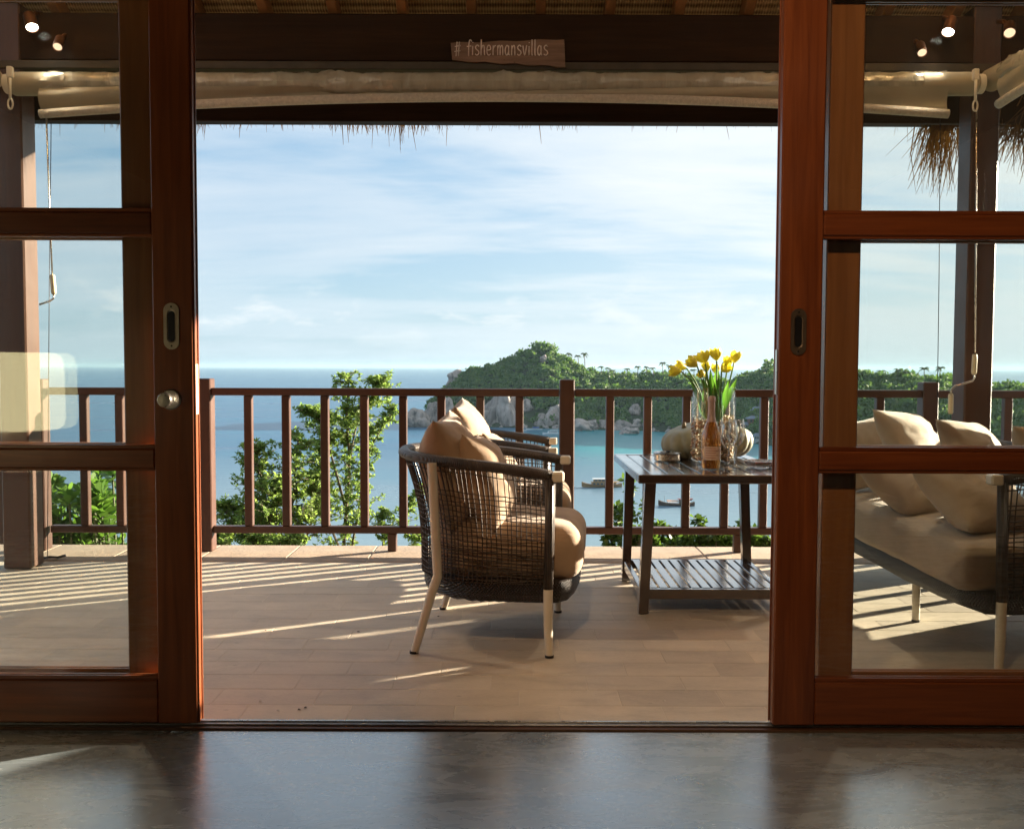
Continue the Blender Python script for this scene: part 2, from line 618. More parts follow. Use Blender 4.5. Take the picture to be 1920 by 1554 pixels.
# forest crowns of the headland: leaf clumps spread through crown volumes
rng = np.random.default_rng(11)
MAT['forest'] = M_leaf('headland forest foliage', (0.028, 0.095, 0.036), (0.17, 0.24, 0.060), 0.32, 0.6, 0.13, 0.2)
rockspots = [(855, 705, 20, 16), (945, 778, 62, 26), (985, 770, 22, 22), (1040, 783, 26, 18), (1190, 782, 18, 22), (800, 785, 40, 14), (1157, 768, 8, 6), (1020, 676, 9, 10)]
crowns = []
tries = 0
while len(crowns) < 3900 and tries < 50000:
    tries += 1
    x = 770 + (2000 - 770) * rng.random() ** 1.0
    s = 0.05 + 1.1 * rng.random() ** 0.9
    p = land(x, s)
    if p.z < SEA + 2.0:
        continue
    # leave the bare rock faces open
    d = p - Vector((0, 0, EYE))
    q = _R.transposed() @ d
    ix, iy = 960 + F * q.x / -q.z, 777 - F * q.y / -q.z
    if any(((ix - a) / c) ** 2 + ((iy - b_) / e) ** 2 < 1 for a, b_, c, e in rockspots) and rng.random() < 0.93:
        continue
    r = (1.5 + 2.8 * rng.random() ** 1.7)
    if rng.random() < 0.05: r *= 1.4
    crowns.append((p.x, p.y, p.z + r * (0.15 + 0.75 * rng.random()), r))
C = np.array(crowns)
K = 92
Pn = rng.normal(size=(len(C), K, 3))
Pn /= np.linalg.norm(Pn, axis=2, keepdims=True)
Pn[:, :, 2] = np.abs(Pn[:, :, 2]) * 1.0 - 0.25
rad = C[:, None, 3:4] * (0.72 + 0.36 * rng.random((len(C), K, 1)))
# lumpy outline
lump = 1 + 0.25 * np.sin(Pn[:, :, 0:1] * 5 + C[:, None, 0:1]) * np.cos(Pn[:, :, 1:2] * 4 + C[:, None, 1:2])
ctr = C[:, None, :3] + Pn * rad * lump * np.array([1, 1, 0.85])
D = (rng.normal(size=ctr.shape) + np.array([0, 0, 0.2])).reshape(-1, 3)
N = (Pn + rng.normal(size=Pn.shape) * 0.5).reshape(-1, 3)
Lf = (C[:, None, 3:4] * (0.30 + 0.3 * rng.random((len(C), K, 1)))).ravel()
Q = leaf_quads(ctr.reshape(-1, 3), D, N, Lf, Lf * 0.85)
tag(np_mesh('headland_forest', Q, 4, MAT['forest']), 'dense green woodland covering the headland across the bay', 'forest', kind='stuff')

# coconut palms standing out along the ridge
MAT['palm_leaf'] = M_leaf('palm fronds', (0.03, 0.06, 0.018), (0.10, 0.13, 0.035), 0.3, 0.5, 0.5)
MAT['palm_trunk'] = M_plain('palm trunk bark', (0.16, 0.13, 0.10), 0.9, 0, 0.25)


def palm_parts(parent, hgt, seed):
    r = np.random.default_rng(seed)
    lean = (r.random(2) - 0.5) * 1.6
    pts = [(lean[0] * (i / 6) ** 2, lean[1] * (i / 6) ** 2, hgt * i / 6) for i in range(7)]
    tk = MB(); tk.tube(pts, [0.34 - 0.024 * i for i in range(7)], 6)
    tk.build('trunk', MAT['palm_trunk'], parent, world=False)
    V = []
    for k in range(15):
        a = 2 * pi * k / 15 + r.random() * 0.4
        el = -0.15 + 1.35 * r.random()
        Lg = 2.6 + 0.9 * r.random()
        spine = []
        for i in range(7):
            tt = i / 6
            spine.append(np.array([pts[-1][0] + cos(a) * Lg * tt * cos(el * (1 - tt * 0.4)), pts[-1][1] + sin(a) * Lg * tt * cos(el * (1 - tt * 0.4)), hgt + Lg * (tt * sin(el) - 0.75 * tt * tt)]))
        for i in range(6):
            for sd_ in (-1, 1):
                side = np.array([-sin(a), cos(a), -1.1]) * np.array([sd_, sd_, 1])
                wdt = 0.55 * (1 - 0.5 * (i / 6) ** 2)
                V += [spine[i], spine[i] * 0.6 + spine[i + 1] * 0.4 + side * wdt, spine[i] * 0.1 + spine[i + 1] * 0.9 + side * wdt * 0.9, spine[i + 1]]
    np_mesh('crown', np.array(V), 4, MAT['palm_leaf'], parent)


protos = []
palm_px = [(1066, 663, 9.0, 0), (1085, 668, 8.0, 0), (1097, 664, 11, 0), (1128, 688, 6.5, 1), (1140, 690, 7, 1), (1152, 695, 6, 1), (1176, 692, 7, 1), (1196, 688, 7.5, 1), (1213, 688, 8, 1), (1226, 691, 7, 1),
           (1243, 681, 9, 1), (1254, 686, 8, 1), (1282, 690, 8, 1), (1302, 694, 7, 1), (1652, 696, 7, 2), (1682, 694, 9, 2), (1700, 697, 7, 2), (1733, 692, 10, 2), (1762, 690, 9, 2)]
ORD = ['first', 'second', 'third', 'fourth', 'fifth', 'sixth', 'seventh', 'eighth', 'ninth', 'tenth', 'eleventh']
for i, (x, y, hgt, g) in enumerate(palm_px):
    Y1 = land(x, 0.97)
    top = at(x, y, Y1.y)
    lab = ['lone coconut palm standing clear of the right slope of the peaked hill', 'coconut palm among several above the low wooded ridge between the two hills',
           'coconut palm above the wooded shore seen through the right hand glass door'][g]
    if g == 0: lab = ['leftmost lone coconut palm standing clear of the right slope of the peaked hill', 'middle one of three lone coconut palms on the right slope of the peaked hill', ''][i]
    if g == 1: lab = ORD[i - 3] + ' palm from the left in the row above the low saddle between the hills'
    if g == 2: lab = ORD[i - 14] + ' palm from the left seen above the shore through the right glass door'
    if i == 2: lab = 'tallest of the lone palms on the right slope of the peaked hill'
    if i < 4:
        o = thing('coconut_palm', lab, 'palm tree', group='coconut palms along the headland ridge')
        palm_parts(o, 9.0, 40 + i)
        protos.append(o)
    else:
        o = copy_tree(protos[i % 4])
        o['label'] = lab
    sc = hgt / 9.0
    base_z = top.z - hgt * 0.98
    o.location = (top.x, Y1.y, base_z)
    o.rotation_euler = (0, 0, i * 1.7)
    o.scale = (0.8 + 0.2 * sc, 0.8 + 0.2 * sc, sc)

# granite boulders along the waterline
m, t, out = mat_new('granite boulder')
co = t.add('ShaderNodeTexCoord').outputs['Object']
rnd = t.add('ShaderNodeObjectInfo').outputs['Random']
n = t.noise(co, 1.6, 6, 0.65, 0.4)
st = t.noise(t.mapping(co, (3.0, 3.0, 0.5)), 1.0, 4, 0.6)
c = t.ramp(t.math('MULTIPLY_ADD', st, 0.5, t.math('MULTIPLY', n, 0.5)), [(0.36, (0.07, 0.065, 0.06)), (0.48, (0.29, 0.24, 0.21)), (0.66, (0.44, 0.37, 0.33))])
c = t.mix(1.0, c, t.ramp(rnd, [(0, 0.75), (1, 1.15)]), 'MULTIPLY')
princ(t, out, Base_Color=c, Roughness=0.85, Normal=t.bump(n, 0.6, 0.1))
MAT['granite'] = m
bmeshes = []
for k in range(6):
    bm = bmesh.new()
    bmesh.ops.create_icosphere(bm, subdivisions=4, radius=1.0)
    off = Vector((k * 7.3, k * 3.1, k))
    for v in bm.verts:
        p = v.co.copy()
        d = 1 + 0.34 * noise.noise(p * 1.2 + off) + 0.16 * noise.noise(p * 2.7 + off) - 0.10 * max(0, 1 - abs(noise.noise(Vector((p.x * 1.6, p.y * 1.6, p.z * .35)) + off)) * 9)
        # flat split faces, as weathered granite has
        for a in range(2):
            nn = Vector((cos(a * 2.2 + k), sin(a * 2.2 + k), 0.35)).normalized()
            q = p.dot(nn)
            if q > 0.62: d *= 0.62 / q * 1.02
        v.co = p * d
    me = bpy.data.meshes.new('boulder')
    bm.to_mesh(me); bm.free()
    me.polygons.foreach_set('use_smooth', [True] * len(me.polygons))
    me.materials.append(MAT['granite'])
    bmeshes.append(me)
rocks = [(785, 800, 52, 36, 'broad low boulder at the far left tip of the headland'), (812, 797, 42, 46, 'upright grey boulder near the left tip of the headland'), (838, 789, 42, 42, 'boulder below the scrub on the left flank of the headland'),
         (856, 713, 34, 26, 'bare rock outcrop high on the left flank of the peaked hill'), (848, 727, 26, 20, 'small bare rock under the high outcrop on the left flank'),
         (905, 800, 44, 34, 'boulder at the left foot of the big split granite outcrop'), (924, 799, 46, 58, 'tall split granite slab, left one of the big shore outcrop'), (949, 800, 50, 70, 'tallest granite slab in the middle of the big shore outcrop'),
         (974, 799, 42, 62, 'right hand tall slab of the big shore outcrop'), (995, 795, 30, 44, 'narrow dark slab closing the big shore outcrop on its right'), (984, 769, 32, 24, 'rounded boulder on top of the big shore outcrop'),
         (1016, 802, 30, 30, 'pale rounded boulder just right of the big shore outcrop'), (1038, 802, 44, 44, 'pinkish boulder pile block left of the tall railing post'), (1056, 803, 24, 26, 'small boulder beside the pinkish block'),
         (1088, 807, 46, 22, 'long pale flat boulder just right of the tall railing post'), (1096, 793, 22, 14, 'small pale boulder resting behind the long flat one'), (1112, 805, 30, 20, 'grey rounded boulder right of the long flat one'),
         (1133, 805, 28, 20, 'pale boulder left of the next baluster'), (1167, 806, 38, 20, 'wedge shaped pale boulder at the waterline in the middle of the bay'), (1184, 797, 24, 40, 'tall grey boulder stack leaning on the wooded slope'),
         (1196, 806, 34, 20, 'squat boulder under the tall grey stack'), (1192, 776, 20, 20, 'dark boulder on top of the tall grey stack'), (1180, 814, 36, 14, 'flat boulder standing in the shallow water off the shore'),
         (1236, 806, 22, 16, 'rounded shore boulder left of the flower vase'), (1258, 809, 14, 10, 'small shore boulder left of the flower vase'), (1281, 811, 18, 11, 'little boulder beside the flower vase'),
         (1157, 770, 12, 9, 'small white rock bare in the forest slope'), (1020, 679, 14, 14, 'bare rock among trees just below the hill top')]
for i, (x, yb, wd, hg, lab) in enumerate(rocks):
    o = bpy.data.objects.new('boulder', bmeshes[i % 6])
    COL.objects.link(o)
    tag(o, lab, 'boulder', 'granite boulders of the headland')
    if yb > 790:
        p = fl(x, yb, SEA)
        p.z = SEA
    else:
        # find where the slope passes behind this pixel
        best = min((land(x, s_ / 60) for s_ in range(2, 60)), key=lambda q_: abs((_R.transposed() @ (q_ - Vector((0, 0, EYE)))).y / -(_R.transposed() @ (q_ - Vector((0, 0, EYE)))).z * F - (777 - yb)))
        p = best
    sc = p.y / F
    o.location = (p.x, p.y + 1.0, p.z + hg * sc * 0.30)
    o.scale = (wd * sc * 0.56, wd * sc * 0.5, hg * sc * 0.60)
    o.rotation_euler = (0, 0, i * 1.3)
    if hg > wd: o.rotation_euler = (0.12, 0.18, i * 1.3)
r2 = np.random.default_rng(5)
for i in range(46):
    x = 775 + r2.random() * 560
    p = shore(x)
    o = bpy.data.objects.new('boulder', bmeshes[i % 6])
    COL.objects.link(o)
    tag(o, 'small granite boulder in the broken line of rocks along the headland waterline', 'boulder', 'small rocks along the waterline')
    sz = 0.7 + 1.6 * r2.random() ** 2
    o.location = (p.x, p.y + 2 + 3 * r2.random(), SEA + sz * 0.15)
    o.scale = (sz * 1.4, sz * 1.1, sz)
    o.rotation_euler = (0, 0, r2.random() * 6)

# houses on the wooded slope
MAT['house_wall'] = M_plain('faded red timber wall', (0.22, 0.09, 0.06), 0.8)
MAT['house_white'] = M_plain('pale boarded wall', (0.42, 0.44, 0.44), 0.8)
MAT['house_roof'] = M_plain('grey blue roofing', (0.17, 0.20, 0.24), 0.7, 0, 0.2)
MAT['house_dark'] = M_plain('dark window opening', (0.02, 0.025, 0.03), 0.3)


def house(x, yb, wpx, hpx, wallm, lab):
    bx = min((land(x, s_ / 60) for s_ in range(1, 60)), key=lambda q_: abs((_R.transposed() @ (q_ - Vector((0, 0, EYE)))).y / -(_R.transposed() @ (q_ - Vector((0, 0, EYE)))).z * F - (777 - yb)))
    sc = bx.y / F
    W, H = wpx * sc, hpx * sc
    o = thing('slope_house', lab, 'house', (bx.x, bx.y - 2, bx.z), group='houses on the wooded slope')
    MB().box(-W * .42, W * .42, -W * .3, W * .3, -3, H * .62).build('wall', wallm, o, world=False)
    rf = MB()
    rf.add([(-W * .55, -W * .45, H * .6), (W * .55, -W * .45, H * .6), (W * .55, W * .45, H * .6), (-W * .55, W * .45, H * .6), (-W * .2, 0, H), (W * .2, 0, H)],
           [(0, 1, 5, 4), (2, 3, 4, 5), (1, 2, 5), (3, 0, 4), (3, 2, 1, 0)])
    rf.build('roof', MAT['house_roof'], o, world=False)
    for k in (-1, 0, 1):
        MB().box(k * W * .25 - W * .07, k * W * .25 + W * .07, -W * .3 - .06, -W * .3 + .02, H * .18, H * .48).build('window', MAT['house_dark'], o, world=False)


house(1418, 778, 20, 16, MAT['house_wall'], 'red walled house highest on the slope right of the vase')
house(1413, 792, 27, 14, MAT['house_wall'], 'red house with grey blue roof in the middle of the slope group')
house(1433, 794, 16, 13, MAT['house_wall'], 'small red house half hidden by the right sliding door')
house(1399, 803, 16, 12, MAT['house_white'], 'pale house with blue roof below the red ones')
house(1406, 822, 18, 14, MAT['house_white'], 'white shore hut left of the last baluster')
house(1420, 824, 16, 13, MAT['house_white'], 'white shore hut beside the last baluster')
house(1432, 832, 16, 12, MAT['house_white'], 'lowest shore hut next to the sliding door edge')

# ------------------------------------------------------------ boats
MAT['hull_tan'] = M_plain('weathered tan planking', (0.36, 0.22, 0.10), 0.6, 0, 0.25, 2)
MAT['hull_dark'] = M_plain('dark brown planking', (0.09, 0.055, 0.04), 0.6, 0, 0.3, 2)
MAT['boat_white'] = M_plain('white gelcoat', (0.75, 0.76, 0.76), 0.35)
MAT['boat_blue'] = M_plain('blue canvas cover', (0.02, 0.10, 0.45), 0.6)
MAT['boat_teal'] = M_plain('teal painted hull', (0.08, 0.26, 0.25), 0.5)
MAT['maroon'] = M_plain('maroon canvas roof', (0.13, 0.035, 0.045), 0.7)
MAT['orange'] = M_plain('faded orange awning', (0.45, 0.20, 0.10), 0.8)
MAT['boat_win'] = M_plain('boat window', (0.05, 0.09, 0.12), 0.15)


def hull(L, W, H, bow=0.8, stern=0.3, n=14):
    """bow at -x"""
    mb = MB()
    prof = []
    for i in range(n):
        u = i / (n - 1)
        x = -L / 2 + L * u
        wd = W / 2 * min(1, (sin(min(u, 0.55) / 0.55 * pi / 2)) ** 0.75) * (1 - 0.25 * max(0, (u - 0.55) / 0.45))
        zt = H + bow * max(0, 1 - u / 0.4) ** 2 + stern * max(0, (u - 0.75) / 0.25) ** 2
        zb = -0.35 + (bow * 0.5) * max(0, 1 - u / 0.18) ** 2
        prof.append([(x, -wd, zt), (x, -wd * 0.82, zt * 0.35), (x, -wd * .3, zb), (x, wd * .3, zb), (x, wd * 0.82, zt * 0.35), (x, wd, zt)])
    vs = [p for r in prof for p in r]
    fs = []
    for i in range(n - 1):
        for k in range(5):
            fs.append((i * 6 + k, i * 6 + k + 1, (i + 1) * 6 + k + 1, (i + 1) * 6 + k))
        fs.append((i * 6 + 5, i * 6, (i + 1) * 6, (i + 1) * 6 + 5))
    fs.append(tuple(range((n - 1) * 6, n * 6)))
    mb.add(vs, fs)
    return mb


p = fl(1128, 913, SEA); Lb = 76 * p.y / F
o = thing('tour_boat', 'tan wooden tour boat with white roofed upper cabin anchored below the chairs', 'boat', (p.x, p.y, SEA), 0.06, 'boats anchored in the bay')
hull(Lb, 2.9, 0.75, 1.15, 0.5).build('hull', MAT['hull_tan'], o, smooth=True, world=False)
MB().tube([(-Lb * .46, -.35, 1.55), (-Lb * .3, -1.05, .98), (0, -1.4, .83), (Lb * .3, -1.35, .85), (Lb * .49, -1.1, 1.2)], 0.07, 5).build('gunwale', MAT['hull_dark'], o, world=False)
MB().box(-Lb * .25, Lb * .36, -1.05, 1.05, .5, 1.65, .04).build('lower_cabin', MAT['hull_tan'], o, world=False)
for k in range(6):
    MB().box(-Lb * .22 + k * Lb * .093, -Lb * .22 + k * Lb * .093 + .75, -1.09, -1.0, .95, 1.45).build('window', MAT['boat_win'], o, world=False)
MB().box(-Lb * .27, Lb * .44, -1.2, 1.2, 1.65, 1.78, .03).build('upper_deck', MAT['hull_tan'], o, world=False)
MB().box(-Lb * .20, Lb * .10, -.85, .85, 1.78, 2.75, .04).build('wheelhouse', MAT['hull_tan'], o, world=False)
for k in range(3):
    MB().box(-Lb * .18 + k * Lb * .09, -Lb * .18 + k * Lb * .09 + .85, -.88, -.82, 2.1, 2.6).build('window', MAT['boat_win'], o, world=False)
MB().box(-Lb * .23, Lb * .13, -1.1, 1.1, 2.75, 2.87, .03).build('roof', MAT['boat_white'], o, world=False)
rl = MB()
for k in range(9):
    xx = Lb * (.12 + k * .04)
    for sgn in (-1, 1):
        rl.tube([(xx, sgn * 1.12, 1.75), (xx, sgn * 1.12, 2.45)], .03, 4)
for sgn in (-1, 1):
    rl.tube([(Lb * .12, sgn * 1.12, 2.45), (Lb * .44, sgn * 1.12, 2.45)], .035, 4)
rl.build('deck_rail', MAT['hull_tan'], o, world=False)

p = fl(1268, 948, SEA); Lb = 68 * p.y / F
o = thing('wooden_boat', 'dark wooden boat with maroon stern roof anchored below the table', 'boat', (p.x, p.y, SEA), -0.04, 'boats anchored in the bay')
hull(Lb, 2.4, 0.65, 1.0, 0.55).build('hull', MAT['hull_dark'], o, smooth=True, world=False)
MB().tube([(-Lb * .5, 0, 1.68), (-Lb * .3, -.9, .95), (0, -1.17, .7), (Lb * .3, -1.1, .75), (Lb * .5, -.9, 1.2)], 0.06, 5).build('gunwale', MAT['hull_tan'], o, world=False)
MB().tube([(-Lb * .33, 0, .8), (-Lb * .33, 0, 2.9)], .04, 5).build('mast', MAT['hull_dark'], o, world=False)
MB().box(-Lb * .27, Lb * .06, -.8, .8, 1.42, 1.52, .03).build('awning', MAT['orange'], o, world=False)
MB().box(-Lb * .24, Lb * .06, -.75, .75, .6, 1.05, .03).build('deckhouse', MAT['boat_white'], o, world=False)
for xx in (-.25, -.1, .04):
    MB().tube([(Lb * xx, -.72, .6), (Lb * xx, -.72, 1.45)], .035, 4).build('awning_post', MAT['hull_dark'], o, world=False)
MB().box(Lb * .08, Lb * .36, -.75, .75, .6, 1.75, .03).build('cabin', MAT['hull_dark'], o, world=False)
MB().box(Lb * .12, Lb * .18, -.79, -.7, 1.05, 1.6).build('window', MAT['boat_white'], o, world=False)
rf = MB(); rf.add([(Lb * .03, -1.05, 2.0), (Lb * .45, -1.05, 2.15), (Lb * .45, 1.05, 2.15), (Lb * .03, 1.05, 2.0), (Lb * .08, -1.0, 1.7), (Lb * .40, -1.0, 1.7), (Lb * .40, 1.0, 1.7), (Lb * .08, 1.0, 1.7)],
                  [(0, 1, 2, 3), (0, 4, 5, 1), (1, 5, 6, 2), (2, 6, 7, 3), (3, 7, 4, 0), (7, 6, 5, 4)])
rf.build('roof', MAT['maroon'], o, world=False)

p = fl(1002, 806, SEA); Lb = 31 * p.y / F
o = thing('speedboat', 'white speedboat with bright blue canopy moored near the shore rocks', 'boat', (p.x, p.y, SEA), 0.1, 'boats anchored in the bay')
hull(Lb, 2.4, 0.8, .35, 0).build('hull', MAT['boat_white'], o, smooth=True, world=False)
MB().box(-Lb * .12, Lb * .30, -.9, .9, 1.35, 1.75, .15).build('canopy', MAT['boat_blue'], o, world=False)
for xx in (-.1, .28):
    MB().tube([(Lb * xx, -.85, .7), (Lb * xx, -.85, 1.4)], .05, 4).build('canopy_post', MAT['steel'], o, world=False)
MB().box(Lb * .47, Lb * .53, -.25, .25, .3, 1.3, .05).build('outboard_motor', MAT['dark_metal'], o, world=False)
p = fl(1034, 815, SEA); Lb = 34 * p.y / F
o = thing('motor_yacht', 'white cabin motor yacht half hidden by the tall railing post', 'boat', (p.x, p.y, SEA), 0.12, 'boats anchored in the bay')
hull(Lb, 2.9, 1.0, .5, 0).build('hull', MAT['boat_white'], o, smooth=True, world=False)
MB().box(-Lb * .2, Lb * .34, -1.1, 1.1, .8, 2.1, .12).build('cabin', MAT['boat_white'], o, world=False)
MB().box(-Lb * .17, Lb * .30, -1.13, -1.06, 1.35, 1.8).build('window', MAT['boat_win'], o, world=False)
MB().box(-Lb * .08, Lb * .36, -1.15, 1.15, 2.9, 3.02, .03).build('roof', MAT['boat_white'], o, world=False)
for xx in (-.06, .14, .33):
    MB().tube([(Lb * xx, -1.05, 2.0), (Lb * xx, -1.05, 2.95)], .06, 4).build('roof_post', MAT['boat_white'], o, world=False)
for x, y, wp, mm, lab in [(1103, 809, 22, 'boat_teal', 'low teal rowing boat right of the tall railing post'), (1182, 815, 26, 'boat_teal', 'low grey green rowing boat off the middle shore boulders'), (982, 808, 10, 'boat_white', 'tiny white dinghy left of the blue canopied speedboat'),
                          (1066, 812, 8, 'boat_white', 'tiny white dinghy just behind the tall railing post')]:
    p = fl(x, y, SEA); Lb = wp * p.y / F
    o = thing('dinghy', lab, 'boat', (p.x, p.y, SEA), 0.1, 'boats anchored in the bay')
    hull(Lb, 1.5, .55, .3, .1, 10).build('hull', MAT[mm], o, smooth=True, world=False)
    for k in (-.15, .15):
        MB().box(Lb * k - .12, Lb * k + .12, -.6, .6, .42, .58).build('thwart', MAT['hull_tan'], o, world=False)

# ------------------------------------------------------------ near vegetation below the deck
MAT['tree_leaf'] = M_leaf('light tree leaves', (0.11, 0.185, 0.065), (0.31, 0.38, 0.15), 0.55, 0.5, 2.5)
MAT['bush_leaf'] = M_leaf('broad glossy leaves', (0.055, 0.13, 0.025), (0.17, 0.27, 0.065), 0.45, 0.35, 3.0, 0.5)
MAT['shrub_leaf'] = M_leaf('small shrub leaves', (0.04, 0.085, 0.022), (0.12, 0.18, 0.045), 0.42, 0.4, 3.0, 0.4)
MAT['green_stem'] = M_plain('green brown stem', (0.07, 0.08, 0.03), 0.7, 0, 0.3, 14)
MAT['bark'] = M_plain('pale bark', (0.13, 0.105, 0.075), 0.9, 0, 0.3, 14, 0.4, 30)


def spline(pts, n):
    pts = [Vector(p) for p in pts]
    res = []
    m_ = len(pts)
    for i in range(n):
        t_ = i / (n - 1) * (m_ - 1)
        k = min(int(t_), m_ - 2)
        f = t_ - k
        p0, p1, p2, p3 = pts[max(k - 1, 0)], pts[k], pts[k + 1], pts[min(k + 2, m_ - 1)]
        res.append(0.5 * ((2 * p1) + (-p0 + p2) * f + (2 * p0 - 5 * p1 + 4 * p2 - p3) * f * f + (-p0 + 3 * p1 - 3 * p2 + p3) * f ** 3))
    return res


def grow(stems, rng, nb, blen, leafn, leaf, trunk, LP, LD, LN, LL, start=0.25, droop=0.15, upb=0.5):
    for pts, r0 in stems:
        sp_ = spline(pts, 16)
        trunk.tube(sp_, [r0 * (1 - 0.8 * i / 15) for i in range(16)], 6)
        tot = len(sp_) - 1
        for k in range(nb):
            f = start + (1 - start) * (k + rng.random()) / nb
            i = min(int(f * tot), tot - 1)
            p = sp_[i].lerp(sp_[i + 1], f * tot - i)
            a = rng.random() * 2 * pi
            bl = blen * (0.45 + 0.75 * rng.random()) * (1.15 - 0.75 * f)
            d = Vector((cos(a), sin(a) * 0.8, upb + 0.5 * rng.random())).normalized()
            bp = [p]
            for s_ in range(5):
                d = (d + Vector((rng.normal() * .18, rng.normal() * .18, rng.normal() * .12 - droop * 0.3))).normalized()
                bp.append(bp[-1] + d * bl / 5)
            trunk.tube(bp, [max(0.0015, r0 * 0.28 * (1 - s_ / 6)) for s_ in range(6)], 4, caps=False)
            for s_ in range(1, 6):
                q0 = bp[s_ - 1].lerp(bp[s_], rng.random())
                td = Vector((rng.normal(), rng.normal(), rng.normal() * .6 + .3)).normalized() * (0.35 + 0.65 * rng.random()) * bl * 0.42
                tp = q0 + td
                trunk.tube([q0, q0.lerp(tp, .5) + Vector((0, 0, .01)), tp], [0.0022, 0.0018, 0.001], 3, caps=False)
                for l in range(leafn):
                    g = (l + rng.random()) / leafn
                    pp = q0.lerp(tp, 0.15 + 0.85 * g)
                    LP.append(pp[:])
                    LD.append((td.normalized() * 0.6 + Vector((rng.normal(), rng.normal(), rng.normal() * .7 + .1)) * .7)[:])
                    LN.append((rng.normal() * .6, rng.normal() * .6, 1.0))
                    LL.append(leaf * (0.6 + 0.7 * rng.random()))


def plant(name, label, cat, stems, seed, nb, blen, leafn, leaf, lm, group=None, aspect=0.5, **k):
    rg = np.random.default_rng(seed)
    tr = MB(); A, B, Cn, Ln = [], [], [], []
    grow(stems, rg, nb, blen, leafn, leaf, tr, A, B, Cn, Ln, **k)
    b0 = stems[0][0][0]
    o = thing(name, label, cat, b0, group=group)
    tr.build('trunk', MAT['bark'], o, smooth=True, fix=False)
    Ln = np.array(Ln)
    Q = leaf_quads(np.array(A) - np.array(b0), np.array(B), np.array(Cn), Ln, Ln * aspect)
    np_mesh('crown', Q, 4, MAT[lm], o)
    return o


def P(x, y, Y): return at(x, y, Y)


def gbase(x, Y, sink=0.1):
    q = at(x, 1150, Y)
    return Vector((q.x, Y, hillz(q.x, Y) - sink))


plant('slender_tree', 'tall slender light green tree reaching above the railing top', 'tree',
      [([gbase(640, 8.6), P(642, 1080, 8.6), P(655, 880, 8.6), P(650, 790, 8.6), P(655, 700, 8.6)], .022),
       ([gbase(650, 8.6), P(655, 1090, 8.6), P(672, 960, 8.55), P(690, 850, 8.5), P(744, 765, 8.45)], .015),
       ([P(655, 880, 8.6), P(668, 800, 8.6), P(700, 745, 8.6), P(716, 712, 8.6)], .010),
       ([P(650, 960, 8.6), P(620, 850, 8.7), P(600, 790, 8.7), P(575, 770, 8.7)], .014),
       ([P(650, 1060, 8.6), P(610, 960, 8.7), P(600, 900, 8.7), P(610, 830, 8.7)], .014)],
      3, 56, 0.31, 14, 0.034, 'tree_leaf', start=0.34, droop=0.5, upb=0.35)
plant('round_tree', 'bushy light green tree left of the slender one behind the railing', 'tree',
      [([gbase(510, 8.2), P(512, 1090, 8.2), P(500, 960, 8.2), P(488, 880, 8.2), P(478, 840, 8.2)], .028),
       ([gbase(520, 8.2), P(540, 1050, 8.2), P(550, 920, 8.2), P(560, 820, 8.2)], .022),
       ([gbase(500, 8.2), P(470, 1060, 8.2), P(445, 990, 8.2), P(420, 945, 8.2)], .018),
       ([gbase(530, 8.2), P(565, 1060, 8.3), P(590, 960, 8.3), P(588, 890, 8.3)], .018),
       ([gbase(505, 8.2), P(505, 1040, 8.0), P(510, 960, 8.0), P(520, 900, 8.0)], .018)],
      4, 58, 0.43, 14, 0.035, 'tree_leaf', start=0.30, droop=0.4, upb=0.3)
plant('low_bush', 'low bright green bush at the foot of the round tree by the corner post', 'bush',
      [([gbase(430, 7.6), P(430, 1060, 7.6), P(425, 1010, 7.6)], .014), ([gbase(430, 7.6), P(470, 1070, 7.6), P(480, 1010, 7.6)], .014),
       ([gbase(440, 7.6), P(530, 1080, 7.6), P(545, 1005, 7.6)], .014), ([gbase(430, 7.6), P(405, 1080, 7.6), P(400, 1020, 7.6)], .012), ([gbase(440, 7.6), P(500, 1090, 7.6), P(510, 1030, 7.6)], .012)],
      5, 30, 0.28, 13, 0.036, 'tree_leaf', start=0.35, droop=0.3)
plant('young_tree', 'thin young tree with sparse leaves just left of the armchairs', 'tree',
      [([gbase(712, 8.0), P(712, 1060, 8.0), P(745, 990, 8.0), P(770, 940, 8.0), P(790, 915, 8.0)], .013), ([gbase(712, 8.0), P(716, 1060, 8.0), P(722, 1000, 8.0), P(720, 960, 8.0)], .010),
       ([gbase(770, 7.8), P(775, 1070, 7.8), P(782, 1005, 7.8)], .010)],
      6, 22, 0.22, 11, 0.036, 'tree_leaf', start=0.35, droop=0.3)
sh = [(1185, 905, 6.9), (1163, 960, 6.8), (1238, 985, 6.8), (1200, 1000, 6.6), (1310, 975, 6.9), (1345, 1000, 6.6), (1290, 1010, 6.6), (1395, 985, 6.8), (1415, 1005, 6.7)]
labs = ['leafy shoot behind the back left table leg', 'leafy shoot just right of the tall railing post area', 'leafy shoot left of the dark boat below the table', 'low shrub between the two left table legs',
        'upright leafy shoot beyond the baluster beside the dark boat', 'low shrub under the bottom rail in the middle of the table', 'low shrub left of the railing foot under the table',
        'leafy shoot near the right table leg', 'dense low shrub between railing foot and sliding door']
for i, ((x, y, Y), lb) in enumerate(zip(sh, labs)):
    plant('leafy_shrub', lb, 'shrub',
          [([gbase(x, Y), P(x - 4, 1080, Y), P(x, y, Y)], .010), ([gbase(x + 6, Y), P(x + 22, 1085, Y), P(x + 28, y + 40 if y < 980 else y + 12, Y)], .008), ([gbase(x - 6, Y), P(x - 20, 1085, Y), P(x - 25, y + 45 if y < 980 else y + 10, Y)], .008)],
          20 + i, 9, 0.15, 5, 0.055, 'shrub_leaf', 'shrubs below the railing under the table', aspect=0.55, start=0.42, droop=0.1)


